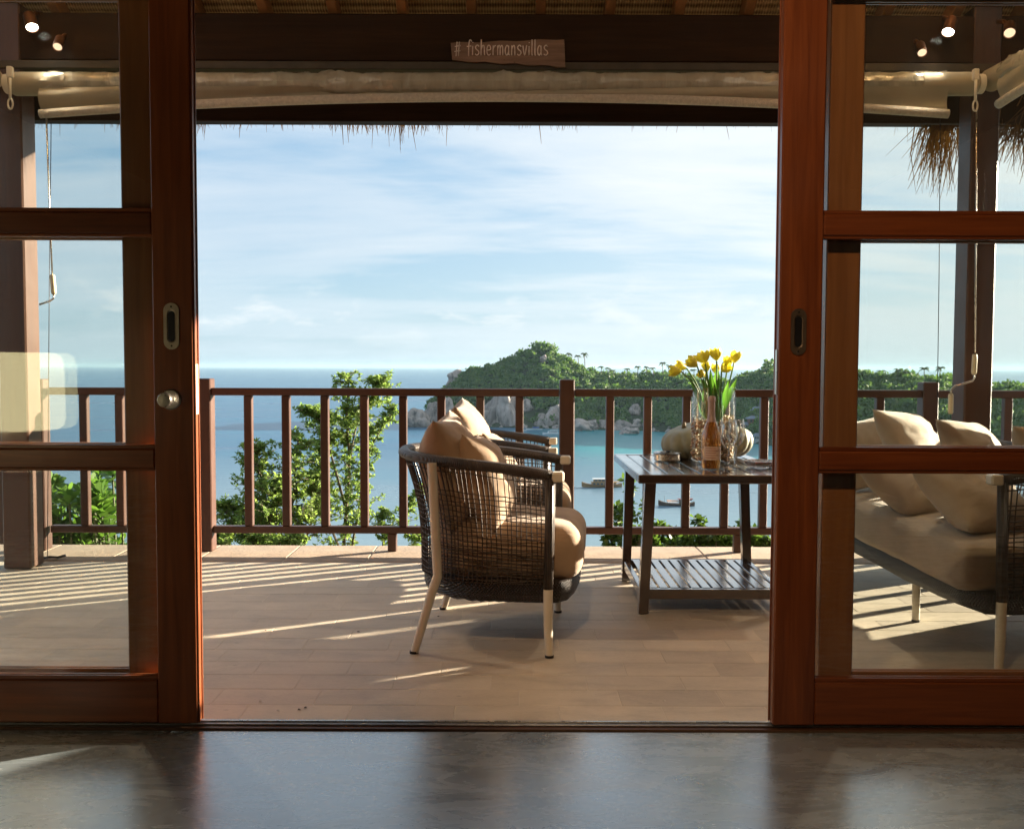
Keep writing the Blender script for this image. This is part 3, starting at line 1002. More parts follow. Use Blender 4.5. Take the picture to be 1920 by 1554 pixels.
def rosette_bush(label, spots, seed):
    rg = np.random.default_rng(seed)
    A, B, Cn, Ln = [], [], [], []
    tr = MB()
    b0 = Vector((spots[0][0], spots[0][1], hillz(spots[0][0], spots[0][1]) - .1))
    for (x, y, z) in spots:
        bz = hillz(x, y)
        tr.tube([(x * .9 + b0.x * .1, y, bz - .1), (x, y + .05, (bz + z) / 2), (x, y, z)], [.014, .011, .007], 5)
        ax = Vector((rg.normal() * .35, rg.normal() * .35 - .15, 1)).normalized()
        for k in range(16):
            a = k * 2.4
            el = 0.15 + 1.1 * (k / 16)
            s_ = ax.orthogonal().normalized(); u_ = ax.cross(s_)
            d = (s_ * cos(a) + u_ * sin(a)) * cos(el) + ax * sin(el)
            A.append(Vector((x, y, z)) + d * .012 - ax * (0.06 * (1 - k / 16)))
            B.append(d); Cn.append(ax - d * .6 + Vector((rg.normal(), rg.normal(), rg.normal())) * .15)
            Ln.append(0.075 + 0.05 * rg.random())
    o = thing('broadleaf_bush', label, 'bush', b0)
    tr.build('stem', MAT['green_stem'], o, fix=False)
    # obovate leaves: six-sided
    A = np.array([v[:] for v in A]) - np.array(b0); B = np.array([v[:] for v in B]); Cn = np.array([v[:] for v in Cn]); Ln = np.array(Ln)[:, None]
    B /= np.linalg.norm(B, axis=1, keepdims=True)
    Sd = np.cross(B, Cn); Sd /= np.linalg.norm(Sd, axis=1, keepdims=True)
    U = np.cross(Sd, B)
    W = Ln * .24
    pts = [A, A + B * Ln * .45 + Sd * W * .75 + U * W * .2, A + B * Ln * .78 + Sd * W, A + B * Ln * .97 + Sd * W * .45 - U * W * .25, A + B * Ln * .97 - Sd * W * .45 - U * W * .25, A + B * Ln * .78 - Sd * W, A + B * Ln * .45 - Sd * W * .75 + U * W * .2]
    np_mesh('crown', np.stack(pts, 1).reshape(-1, 3), 7, MAT['bush_leaf'], o)


rg = np.random.default_rng(9)
spots = []
for k in range(190):
    x = -30 + 262 * rg.random()
    ymin = 905 + 30 * sin(x * .045 + 1.0) - 18 * (x > 150)
    y = ymin + (1105 - ymin) * rg.random() ** 0.9
    Y = 6.35 + 0.8 * rg.random()
    spots.append(tuple(at(x, y, Y)))
rosette_bush('broad leaved bright green bush behind the left glass door and railing', spots, 3)
# ------------------------------------------------------------ interior room shell
YD = 2.86                       # front face of the sliding doors
m, t, out = mat_new('polished concrete')
co = t.add('ShaderNodeTexCoord').outputs['Object']
n1 = t.noise(t.mapping(co, (0.8, 2.6, 1)), 1.6, 7, 0.62, 0.8)
n2 = t.noise(t.mapping(co, (2.0, 5.0, 1), (4, 1, 0)), 2.2, 6, 0.7, 1.2)
n3 = t.noise(co, 38, 2)
c = t.ramp(t.math('MULTIPLY_ADD', n2, 0.5, t.math('MULTIPLY', n1, 0.5)), [(0.36, (0.14, 0.175, 0.195)), (0.52, (0.25, 0.295, 0.32)), (0.68, (0.36, 0.405, 0.425))])
vor = t.add('ShaderNodeTexVoronoi', {'Vector': co, 'Scale': 11.0})
speck = t.ramp(vor.outputs['Distance'], [(0.028, 1.0), (0.05, 0.0)])
speck = t.math('MULTIPLY', speck, t.ramp(t.noise(co, 2.3, 3), [(0.5, 0.0), (0.62, 1.0)]))
c = t.mix(t.math('MULTIPLY', speck, 0.75), c, (0.03, 0.025, 0.02))
pale = t.math('MULTIPLY', t.ramp(t.add('ShaderNodeTexVoronoi', {'Vector': t.mapping(co, (1, 1, 1), (3.3, 1.7, 0)), 'Scale': 14.0}).outputs['Distance'], [(0.014, 1.0), (0.03, 0.0)]), 0.35)
c = t.mix(pale, c, (0.5, 0.5, 0.48))
b = princ(t, out, Base_Color=c, Roughness=t.math('MULTIPLY_ADD', n1, 0.34, 0.10), Normal=t.bump(t.math('MULTIPLY_ADD', n3, 0.15, n2), 0.05, 0.01))
b.inputs['Specular IOR Level'].default_value = 1.0
b.inputs['Coat Weight'].default_value = 1.0
b.inputs['Coat IOR'].default_value = 2.5
t.put(b.inputs['Coat Roughness'], t.math('MULTIPLY_ADD', n2, 0.26, 0.14))
MAT['concrete'] = m
MAT['plaster'] = M_plain('interior plaster', (0.34, 0.30, 0.25), 0.9, 0, 0.05, 2)
RX = 3.3
fm = MB(); fm.grid(lambda u, v: (-RX + 2 * RX * u, -3.2 + (3.2 + YD - 0.012) * v, 0.0), 2, 2)
tag(fm.build('indoor_floor', MAT['concrete']), kind='structure')
rm = MB().box(-RX - .15, RX + .15, -3.35, -3.2, -0.2, 2.75)
tag(rm.build('back_wall', MAT['plaster']), kind='structure')
for sgn in (-1, 1):
    tag(MB().box(sgn * RX, sgn * (RX + .15), -3.199, 3.02, -0.2, 2.75).build('side_wall', MAT['plaster']), kind='structure')
tag(MB().box(-RX - .15, RX + .15, -3.35, 3.02, 2.751, 2.86).build('indoor_ceiling', MAT['roof_x']), kind='structure')
fw = MB()
fw.box(-RX, RX, YD - .02, YD + .15, 2.36, 2.75)
fw.box(-RX, -2.05, YD + .0, YD + .15, -.2, 2.355)
fw.box(2.05, RX, YD + .0, YD + .15, -.2, 2.355)
tag(MB().box(-RX - .15, RX + .15, 3.021, 3.1, 2.75, 4.6).build('upper_front_wall', MAT['plaster']), kind='structure')
tag(fw.build('front_wall', MAT['door_z']), kind='structure')
sw_ = MB()
for k in range(8):
    sw_.box(3.04, 3.08, 3.105 + k * .195, 3.105 + k * .195 + .191, .004, 3.3, .003)
tag(sw_.build('added_sun_blocker', MAT['dark_z']), kind='structure')  # added plank screen, out of view, to keep low sun off the sofa side

# ------------------------------------------------------------ deck: base, individual tiles, edge stones
m, t, out = mat_new('deck stone tile')
co = t.add('ShaderNodeTexCoord').outputs['Object']
rnd = t.add('ShaderNodeObjectInfo').outputs['Random']
pos = t.add('ShaderNodeNewGeometry').outputs['Position']
n = t.noise(t.mapping(pos, (1.5, 3.2, 1)), 2.2, 6, 0.65, 0.3)
fine = t.noise(t.mapping(pos, (1, 3, 1)), 55, 3, 0.6)
c = t.ramp(t.math('MULTIPLY_ADD', fine, 0.25, t.math('MULTIPLY', n, 0.75)), [(0.32, (0.45, 0.385, 0.30)), (0.5, (0.59, 0.51, 0.405)), (0.7, (0.68, 0.595, 0.485))])
c = t.mix(1.0, c, t.ramp(rnd, [(0, (0.87, 0.855, 0.85)), (0.15, (0.96, 0.955, 0.95)), (0.85, (1.03, 1.025, 1.01)), (1, (1.08, 1.06, 1.03))]), 'MULTIPLY')
stain = t.ramp(t.noise(t.mapping(pos, (1, 2.6, 1), (2.3, 0.4, 0)), 1.1, 4, 0.6), [(0.60, 0.0), (0.72, 1.0)])
c = t.mix(t.math('MULTIPLY', stain, 0.42), c, (0.20, 0.12, 0.07))
dk = t.math('MULTIPLY', t.ramp(t.add('ShaderNodeTexVoronoi', {'Vector': t.mapping(pos, (1, 2.0, 1)), 'Scale': 5.5}).outputs['Distance'], [(0.03, 1.0), (0.07, 0.0)]), 0.4)
c = t.mix(dk, c, (0.09, 0.07, 0.055))
b = princ(t, out, Base_Color=c, Roughness=t.math('MULTIPLY_ADD', n, 0.3, 0.40), Normal=t.bump(t.math('MULTIPLY_ADD', n, 0.6, t.math('MULTIPLY', fine, 0.4)), 0.22, 0.006))
MAT['tile'] = m
MAT['grout'] = M_plain('pale tile grout', (0.62, 0.55, 0.46), 0.95, 0, 0.1, 10)
MAT['coping'] = M_plain('edge stone', (0.42, 0.33, 0.25), 0.8, 0, 0.14, 9, 0.25, 60, rand=0.1)

deck = MB().box(-4.2, 4.2, YD + .06, 5.80, -0.30, -0.0008).build('deck_floor', MAT['grout'])
tag(deck, kind='structure')
TL, TD = 0.335, 0.152


def tile_mesh(name, L, W):
    mb = MB().box(-L / 2, L / 2, -W / 2, W / 2, -0.012, 0.0, 0.0008)
    me = bpy.data.meshes.new(name)
    me.from_pydata(mb.v, [], mb.f)
    me.materials.append(MAT['tile'])
    return me


tme = [tile_mesh('tile', TL - .0030, TD - .0016), tile_mesh('tile', TL - .0034, TD - .0022)]
rt = random.Random(4)
far = MB()
y = YD + .065
row = 0
count = 0
rows = []
while y + TD < 5.46:
    rows.append(y)
    y += TD
yend = y
for row, y in enumerate(rows):
    off = [0.0, 0.17, 0.085, 0.25, 0.04][row % 5] + (row * 0.037) % 0.05
    x = -4.2 + off
    while x < 4.1:
        cx, cy = x + TL / 2, y + TD / 2
        if abs(cx) - TL / 2 < 0.545 * (y + TD) + 0.02 and count < 300:
            o = bpy.data.objects.new('tile', rt.choice(tme))
            COL.objects.link(o)
            o.parent = deck
            o.location = (cx, cy, rt.uniform(-.0003, .0003))
            o.rotation_euler = (rt.uniform(-.0015, .0015), rt.uniform(-.001, .001), 0)
            count += 1
        else:
            far.box(cx - TL / 2 + .0015, cx + TL / 2 - .0015, cy - TD / 2 + .0012, cy + TD / 2 - .0012, -.012, 0.0)
        x += TL
tag(far.build('tile_remainder', MAT['tile'], deck, fix=False), kind='stuff')
x = -4.2
k = 0
while x < 4.2:
    L = 0.46 + 0.06 * ((k * 37) % 10) / 10
    MB().box(x + .002, x + L - .002, yend + .003, 5.845, -0.05, 0.0035, 0.004).build('edge_stone', MAT['coping'], deck)
    x += L
    k += 1

# threshold track
th = thing('door_track', 'metal topped sliding door track across the threshold', 'threshold', (0, YD + .03, 0))
MB().box(-2.04, 2.04, YD - .004, YD + .060, -0.05, 0.006, .002).build('sill', MAT['dark_x'], th)
MB().box(-2.04, 2.04, YD + .016, YD + .054, 0.0065, 0.012, .0015).build('metal_strip', M_plain('worn aluminium track', (0.42, 0.43, 0.46), 0.38, 0.85, 0.18, 22), th)
MB().box(-2.04, 2.04, YD + .030, YD + .036, 0.0125, 0.017, .001).build('guide_rib', MAT['steel'], th)

# ------------------------------------------------------------ doors
def door_leaf(name, label, cat, xin, xout, y0, th_, stile, sgn, wd='door_', group=None):
    """xin = edge at the opening, xout = far edge; sgn = +1 if the leaf extends to -x"""
    o = thing(name, label, cat, ((xin + xout) / 2, y0 + th_ / 2, 0.018), group=group)
    y1 = y0 + th_
    a, b_ = sorted((xin, xout))
    L0, L1 = a + stile, b_ - stile
    MB().box(a, L0 - .0008, y0, y1, .018, 2.345, .004).build('stile', MAT[wd + 'z'], o)
    MB().box(L1 + .0008, b_, y0, y1, .018, 2.345, .004).build('stile', MAT[wd + 'z'], o)
    zr = [(.018, .150), (.793, .851), (1.490, 1.554), (2.205, 2.345)]
    nm = ['bottom_rail', 'glazing_bar', 'glazing_bar', 'top_rail']
    for (z0, z1), nme in zip(zr, nm):
        MB().box(L0, L1, y0 + .003, y1 - .003, z0, z1, .004).build(nme, MAT[wd + 'x'], o)
    gy = y0 + th_ * 0.5
    for k in range(3):
        z0, z1 = zr[k][1], zr[k + 1][0]
        pn = MB().box(L0, L1, gy - .0025, gy + .0025, z0, z1).build('pane', MAT['glass'], o)
        bd = MB()
        w_ = .012
        for yy in (y0 + .008, gy + .004):
            bd.box(L0, L1, yy, yy + .010, z0, z0 + w_, .002)
            bd.box(L0, L1, yy, yy + .010, z1 - w_ * .7, z1, .002)
        bd.build('glazing_bead', MAT[wd + 'x'], pn)
    return o


XL, XR = -0.947, 0.793
ld = door_leaf('sliding_door', 'left sliding door leaf with nickel knob and flush pull', 'door', XL, XL - 1.05, YD, .045, .122, 1, group='mahogany sliding doors')
rd = door_leaf('sliding_door', 'right sliding door leaf with only a flush pull and no knob', 'door', XR, XR + 1.20, YD, .045, .128, -1, group='mahogany sliding doors')
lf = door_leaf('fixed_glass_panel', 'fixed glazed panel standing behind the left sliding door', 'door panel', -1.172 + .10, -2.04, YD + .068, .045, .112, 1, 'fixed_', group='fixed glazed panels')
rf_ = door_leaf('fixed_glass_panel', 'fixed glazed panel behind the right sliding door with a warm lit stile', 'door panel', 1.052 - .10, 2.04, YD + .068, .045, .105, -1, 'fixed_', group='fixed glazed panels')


def stadium(x, z, w_, h_, n=12):
    r = w_ / 2
    pts = []
    for k in range(n + 1):
        t_ = pi * k / n
        pts.append((x + r * cos(t_), z + h_ / 2 - r + r * sin(t_)))
    for k in range(n + 1):
        t_ = pi + pi * k / n
        pts.append((x + r * cos(t_), z - h_ / 2 + r + r * sin(t_)))
    return pts


def flush_pull(par, x, z, mat):
    o1, o2, o3 = stadium(x, z, .046, .138), stadium(x, z, .026, .098), stadium(x, z, .020, .090)
    n = len(o1)
    vs = [(a, YD - .0035, b_) for a, b_ in o1] + [(a, YD - .0035, b_) for a, b_ in o2] + [(a, YD - .0002, b_) for a, b_ in o1] + [(a, YD - .0012, b_) for a, b_ in o3]
    fs = []
    for k in range(n):
        l = (k + 1) % n
        fs += [(k, l, n + l, n + k), (k, 2 * n + k, 2 * n + l, l), (n + k, n + l, 3 * n + l, 3 * n + k)]
    mb = MB().add(vs, fs)
    pl = mb.build('flush_pull', mat, par)
    MB().add([(a, YD - .0014, b_) for a, b_ in o3], [tuple(range(n))]).build('recess', MAT['dark_metal'], pl, fix=False)
    for s_ in (-1, 1):
        MB().lathe([(.0028, 0), (.0025, .0012)], 10, M=Matrix.Translation((x, YD - .0034, z + s_ * .058)) @ Matrix.Rotation(pi / 2, 4, 'X')).build('screw', MAT['dark_metal'], pl)


flush_pull(ld, -1.011, 1.217, MAT['brass'])
flush_pull(rd, 0.850, 1.207, M_plain('dull bronze', (0.16, 0.12, 0.09), 0.5, 0.9))
Mk = Matrix.Translation((-1.016, YD, 1.0)) @ Matrix.Rotation(pi / 2, 4, 'X')
kn = MB().lathe([(.0, .0), (.031, .0), (.031, .004), (.027, .008), (.012, .009)], 28, M=Mk, cap0=False, cap1=False).build('rosette', MAT['steel'], ld, smooth=30)
MB().lathe([(.011, .006), (.011, .030), (.019, .033), (.0215, .040), (.0215, .056), (.019, .060), (.0, .0605)], 28, M=Mk, cap0=False, cap1=False).build('knob', MAT['steel'], kn, smooth=30)
MB().box(XL - .0005, XL + .0022, YD + .012, YD + .033, .955, 1.105, .0006).build('strike_plate', MAT['cream_tube'], ld)
for z in (.97, 1.02, 1.055, 1.09):
    MB().box(XL + .0022, XL + .0030, YD + .020, YD + .025, z - .003, z + .003).build('screw', MAT['dark_metal'], ld)
MB().box(XL + .0002, XL + .0035, YD + .004, YD + .010, .02, 2.33, .001).build('edge_bead', MAT['door_z'], ld)
MB().box(XL + .0002, XL + .0035, YD + .035, YD + .041, .02, 2.33, .001).build('edge_bead', MAT['door_z'], ld)
MB().box(XR - .0022, XR + .0005, YD + .012, YD + .033, 1.02, 1.155, .0006).build('strike_plate', MAT['steel'], rd)
MB().box(XR - .0035, XR - .0002, YD + .035, YD + .041, .02, 2.33, .001).build('edge_bead', MAT['door_z'], rd)

# ------------------------------------------------------------ railing along the deck edge
RY = 5.675
rl = thing('deck_railing', 'reddish brown wooden railing with square balusters along the deck edge', 'railing', (0, RY, 0))
zt0, zt1, zb0, zb1 = .927, .971, .111, .152


def post(x, y, w_, z1, name='post', par=rl):
    return MB().box(x - w_ / 2, x + w_ / 2, y - w_ / 2, y + w_ / 2, .004, z1, .006).build(name, MAT['rail_z'], par)


posts = [-1.815, .325, 2.460]
xs_b = [-2.53, -2.319, -1.558, -1.335, -1.106, -.873, -.643, -.417, -.187, .045, .580, .803, 1.033, 1.262, 1.492, 1.72, 1.945, 2.174, 2.70, 2.93]
post(-1.815, RY, .092, 1.026)
post(.325, RY, .088, 1.027)
post(2.46, RY, .092, 1.019)
ends = [-2.78, -1.815, .325, 2.46, 3.10]
for a, b_ in zip(ends[:-1], ends[1:]):
    MB().box(a + .047, b_ - .047, RY - .032, RY + .032, zt0, zt1, .004).build('top_rail', MAT['rail_x'], rl)
    MB().box(a + .047, b_ - .047, RY - .027, RY + .027, zb0, zb1, .004).build('bottom_rail', MAT['rail_x'], rl)
bme = None
for x in xs_b:
    if bme is None:
        o = MB().box(-.0235, .0235, -.022, .022, zb1 + .0005, zt0 - .0005, .0035).build('baluster', MAT['rail_z'], rl, world=False)
        bme = o.data
    else:
        o = bpy.data.objects.new('baluster', bme); COL.objects.link(o); o.parent = rl
    o.location = (x, 0, 0)
for x in (-.708, 1.347):
    MB().box(x - .026, x + .026, RY - .026, RY + .026, .004, zb0 - .0005, .004).build('support_foot', MAT['rail_z'], rl)

# side returns of the railing, running back along the deck on each side
for sgn, x, lab in ((-1, -2.80, 'side railing leaving the left column towards the house'), (1, 3.12, 'side railing on the right beyond the far end of the sofa')):
    o = thing('side_railing', lab, 'railing', (x, 5.3, 0), group='side railings')
    y0, y1 = (5.26, 5.63) if sgn < 0 else (4.88, 5.63)
    for z0, z1, w_, nme in ((zt0, zt1, .064, 'top_rail'), (zb0, zb1, .054, 'bottom_rail')):
        MB().box(x - w_ / 2, x + w_ / 2, y0, y1, z0, z1, .004).build(nme, MAT['rail_y'], o)
    yy = y1 - .12
    while yy > y0:
        MB().box(x - .022, x + .022, yy - .0235, yy + .0235, zb1 + .0005, zt0 - .0005, .0035).build('baluster', MAT['rail_z'], o)
        yy -= .235
    MB().box(x - .046, x + .046, RY - .046, RY + .046, .004, 1.02, .006).build('post', MAT['rail_z'], o)
    if sgn < 0:
        MB().box(x - .022, x + .022, 5.5, 5.545, .004, zb0 - .001, .003).build('support_foot', MAT['rail_z'], o)

# ------------------------------------------------------------ columns
CY = 5.13
lcx, rcx = -2.665, 2.493
MB_ = MB


def column(x, lab):
    o = thing('veranda_column', lab, 'column', (x, CY + .07, 0), group='veranda columns')
    MB().box(x - .075, x + .075, CY, CY + .15, 0.004, 3.0, .008).build('shaft', MAT['dark_z'], o)
    return o


column(lcx, 'square timber column behind the left glass door with sunlit right face')
column(rcx, 'square timber column behind the right glass door with crank rod hanging in front')
for x, y, lab in ((lcx, 3.2, 'house side column at the left end of the veranda'), (2.80, 3.2, 'house side column at the right end of the veranda')):
    pass

# ------------------------------------------------------------ roof
rf = thing('veranda_roof', 'thatched veranda roof on dark timber beams with woven ceiling and ragged straw eave', 'roof', (0, 4.5, 2.7))
MB().box(-4.3, 4.3, CY + .005, CY + .145, 2.70, 2.950, .008).build('header_beam', MAT['roof_x'], rf)
MB().box(-4.3, 4.3, CY - .012, CY + .05, 2.655, 2.697, .004).build('ledge_board', M_plain('olive weathered board', (0.06, 0.045, 0.028), 0.7, 0, 0.25, 8), rf)
MB().box(-4.3, 4.3, CY + .29, CY + .33, 2.462, 2.76, .004).build('soffit_board', MAT['roof_x'], rf)
MB().box(-4.3, 4.3, CY + .72, CY + .80, 2.565, 2.70, .008).build('eave_beam', MAT['roof_x'], rf)
SL = 0.56


def roofz(y, off=0):
    return 2.955 + (CY + .07 - y) * SL + off


for k in range(-9, 12):
    x = 0.145 + k * .367
    MB().beam((x, 3.12, roofz(3.12) + .055), (x, CY + .70, roofz(CY + .70) + .055), .052, .095, .004).build('rafter', MAT['rafter'], rf)
# woven mat laid over the rafters
m, t, out = mat_new('woven palm matting')
co = t.add('ShaderNodeTexCoord').outputs['Object']
sx = t.add('ShaderNodeSeparateXYZ', {0: co})
wv = t.math('MULTIPLY_ADD', t.math('SINE', t.math('MULTIPLY', sx.outputs[0], 420.0)), 0.25, t.math('MULTIPLY_ADD', t.math('SINE', t.math('MULTIPLY', sx.outputs[1], 190.0)), 0.35, 0.5))
c = t.ramp(t.math('MULTIPLY_ADD', t.noise(co, 9, 4), 0.4, t.math('MULTIPLY', wv, 0.6)), [(0.2, (0.16, 0.095, 0.04)), (0.5, (0.42, 0.27, 0.12)), (0.8, (0.62, 0.44, 0.22))])
princ(t, out, Base_Color=c, Roughness=0.8, Normal=t.bump(wv, 0.7, 0.01))
MAT['mat'] = m
mt = MB()


def matfn(u, v):
    x = -4.3 + 8.6 * u
    y = 3.11 + (CY + .78 - 3.11) * v
    return (x, y, roofz(y, .112) + .006 * sin(v * 95))


mt.grid(matfn, 20, 130)
mt.build('woven_ceiling', MAT['mat'], rf, smooth='all')
tb = MB()
tb.grid(lambda u, v: (-4.4 + 8.8 * u, 3.0 + (CY + .80 - 3.0) * v, roofz(3.0 + (CY + .80 - 3.0) * v, .15)), 3, 3)
tb.grid(lambda u, v: (-4.4 + 8.8 * u, 3.0 + (CY + .83 - 3.0) * v, roofz(3.0 + (CY + .83 - 3.0) * v, .33)), 3, 3)
MAT['thatch'] = M_plain('dry thatch', (0.20, 0.11, 0.055), 0.95, 0, 0.4, 22)
tb.build('thatch_layer', MAT['thatch'], rf, fix=False)
# straw strands of the eave
rs = np.random.default_rng(21)
MAT['straw'] = M_leaf('thatch straw', (0.10, 0.05, 0.022), (0.26, 0.12, 0.05), 0.25, 0.8, 4.0)


def strands(lst, wd=.004):
    """lst of (x,y,z, dx,dy,dz) -> thin bent blades"""
    V = []
    for (x, y, z, dx, dy, dz) in lst:
        p0 = np.array([x, y, z]); d = np.array([dx, dy, dz])
        w_ = wd * (0.5 + 0.8 * rs.random())
        s_ = np.array([1, .3, 0]) * w_ / 2
        mid = p0 + d * .5 + np.array([rs.normal(), rs.normal(), 0]) * .04 * np.linalg.norm(d)
        e = p0 + d
        V += [p0 - s_, p0 + s_, mid + s_ * .8, mid - s_ * .8, mid - s_ * .8, mid + s_ * .8, e + s_ * .25, e - s_ * .25]
    return np.array(V)


L = []
EYb = CY + .86
ez = 2.578
for k in range(3600):
    x = -4.2 + 8.4 * rs.random()
    dens = 0.35 + 0.65 * max(0, noise.noise(Vector((x * 1.6, 3.3, 0)))) * 1.6
    if x > 0.4: dens *= 0.55
    if rs.random() > dens: continue
    ln = .085 + .065 * rs.random()
    if rs.random() < 0.03: ln += .10
    zz_ = ez + .118 + .05 * rs.random() - (.035 if (-1.1 < x < -.35 or -2.5 < x < -1.9) else 0) + (.012 if x > .4 else 0)
    L.append((x, EYb - .03 + .09 * rs.random(), zz_, rs.normal() * .03, .03 + rs.normal() * .02, -ln))
fo = np_mesh('eave_straw', strands(L, .006) - np.array(rf.location), 4, MAT['straw'], rf)
tag(fo, kind='stuff')
# long ragged tufts at the right corner
def tuft(x, y, z, n, ln, spread, lab):
    lst = []
    for k in range(n):
        a = rs.normal() * spread
        l_ = ln * (0.35 + 0.75 * rs.random())
        lst.append((x + rs.normal() * .055, y + rs.normal() * .05, z + .06 * rs.random(), a - .10 * ln, rs.normal() * spread * .6, -l_))
    V = strands(lst, .008)
    o = thing('straw_tuft', lab, 'thatch', (x, y, z), group='straw tufts hanging at the eave corner')
    tag(np_mesh('straw', V - np.array([x, y, z]), 4, MAT['straw'], o), kind='stuff')


q = at(1768, 225, 5.9)
tuft(q.x, 5.9, q.z + .02, 190, .46, .075, 'long reddish straw tuft hanging left of the right column')
q = at(1862, 225, 5.55)
tuft(q.x + .05, 5.55, q.z + .04, 120, .22, .11, 'straw tuft spreading right of the right column')
q = at(1925, 222, 5.5)
tuft(q.x, 5.5, q.z + .04, 190, .36, .12, 'straw tuft at the far right edge of the eave')

# ------------------------------------------------------------ sign on the beam
m, t, out = mat_new('weathered sign board')
co = t.add('ShaderNodeTexCoord').outputs['Object']
n = t.noise(t.mapping(co, (3, 30, 30)), 1.5, 5, 0.6)
c = t.ramp(n, [(0.3, (0.15, 0.085, 0.055)), (0.7, (0.27, 0.165, 0.11))])
kn_ = t.ramp(t.add('ShaderNodeTexVoronoi', {'Vector': co, 'Scale': 14.0}).outputs['Distance'], [(0.05, 1.0), (0.10, 0.0)])
c = t.mix(t.math('MULTIPLY', kn_, .5), c, (0.05, 0.025, 0.015))
princ(t, out, Base_Color=c, Roughness=.75, Normal=t.bump(n, .2, .005))
MAT['sign'] = m
YS = CY - .024
cs = [at(845, 81, YS), at(1058, 74, YS), at(1060, 126, YS), at(848, 114, YS)]
sg = thing('wooden_sign', 'small weathered board sign with pale hand lettering on the beam', 'sign', (cs[0] + cs[2]) / 2)
mb = MB()
NB = 14
top_ = [cs[0].lerp(cs[1], i / NB) + Vector((0, 0, .003 * sin(i * 1.3))) for i in range(NB + 1)]
bot_ = [cs[3].lerp(cs[2], i / NB) + Vector((0, 0, .004 * sin(i * 1.7 + 1))) for i in range(NB + 1)]
vs = [(p.x, YS, p.z) for p in top_ + bot_] + [(p.x, YS + .022, p.z) for p in top_ + bot_]
k = NB + 1
fs = []
for i in range(NB):
    fs += [(i, i + 1, k + i + 1, k + i), (2 * k + i, 2 * k + i + 1, 3 * k + i + 1, 3 * k + i), (i, i + 1, 2 * k + i + 1, 2 * k + i), (k + i, k + i + 1, 3 * k + i + 1, 3 * k + i)]
fs += [(0, k, 3 * k, 2 * k), (NB, k + NB, 3 * k + NB, 2 * k + NB)]
mb.add(vs, fs)
mb.build('board', MAT['sign'], sg)
GL = {'#': ([[(.25, -.1), (.4, 1.3)], [(.6, -.1), (.75, 1.3)], [(.05, .85), (.95, .95)], [(0, .35), (.9, .45)]], 1.3),
      'f': ([[(.75, 1.35), (.55, 1.5), (.38, 1.3), (.3, .6), (.28, -.1)], [(0, .85), (.7, .92)]], .8),
      'i': ([[(.1, .9), (.08, 0)], [(.12, 1.22), (.13, 1.28)]], .45),
      's': ([[(.6, .85), (.35, 1.0), (.08, .8), (.2, .58), (.5, .42), (.58, .18), (.3, 0), (.02, .12)]], .85),
      'h': ([[(.1, 1.55), (.06, 0)], [(.07, .6), (.3, .95), (.52, .85), (.58, 0)]], .9),
      'e': ([[(.06, .5), (.58, .58), (.5, .92), (.25, .98), (.05, .65), (.08, .2), (.32, 0), (.6, .15)]], .9),
      'r': ([[(.08, .95), (.06, 0)], [(.07, .55), (.25, .9), (.5, .95)]], .7),
      'm': ([[(.06, .95), (.06, 0)], [(.06, .65), (.25, .97), (.42, .8), (.42, 0)], [(.42, .65), (.62, .97), (.8, .8), (.82, 0)]], 1.15),
      'a': ([[(.55, .8), (.3, .97), (.06, .65), (.08, .2), (.3, 0), (.54, .3)], [(.56, .95), (.56, .2), (.68, 0)]], .95),
      'n': ([[(.08, .95), (.06, 0)], [(.07, .6), (.3, .95), (.5, .85), (.55, 0)]], .88),
      'v': ([[(.02, .95), (.28, 0), (.58, .98)]], .85),
      'l': ([[(.1, 1.55), (.08, .2), (.18, 0)]], .45)}
MAT['chalk'] = M_plain('pale sign paint', (0.72, 0.60, 0.52), 0.9, 0, 0.2, 60)
h0 = .052
lt = MB()
txt = '# fishermansvillas'
tw = sum(.55 if c == ' ' else GL[c][1] for c in txt)
p0, p1 = at(852, 104, YS), at(1030, 104, YS)
sc_ = (p1.x - p0.x) / tw
hs_ = .052
x = p0.x
for c in txt:
    if c == ' ':
        x += .55 * sc_; continue
    for st_ in GL[c][0]:
        pts = spline([(x + a * sc_, YS - .0006, p0.z + b_ * hs_) for a, b_ in st_], max(3, len(st_) * 3)) if len(st_) > 2 else [Vector((x + a * sc_, YS - .0006, p0.z + b_ * hs_)) for a, b_ in st_]
        lt.tube(pts, .0033, 5)
    x += GL[c][1] * sc_
lt.build('lettering', MAT['chalk'], sg, smooth='all', fix=False)

# ------------------------------------------------------------ roller blinds
m, t, out = mat_new('clear pvc blind roll')
co = t.add('ShaderNodeTexCoord').outputs['Object']
n = t.noise(t.mapping(co, (14, 5, 5)), 1.2, 3, .5, .4)
b = princ(t, out, Base_Color=t.ramp(n, [(.3, (0.33, 0.31, 0.245)), (.7, (0.43, 0.41, 0.33))]), Roughness=.10, Normal=t.bump(n, .5, .03))
b.inputs['Coat Weight'].default_value = .6
MAT['pvc'] = m
MAT['blind_cloth'] = M_plain('khaki blind cloth', (0.36, 0.32, 0.235), .75, 0, .1, 6, .2, 200)
MAT['blind_bar'] = M_plain('pale braided hem bar', (0.54, 0.49, 0.41), .6, 0, .15, 60, .6, 180)


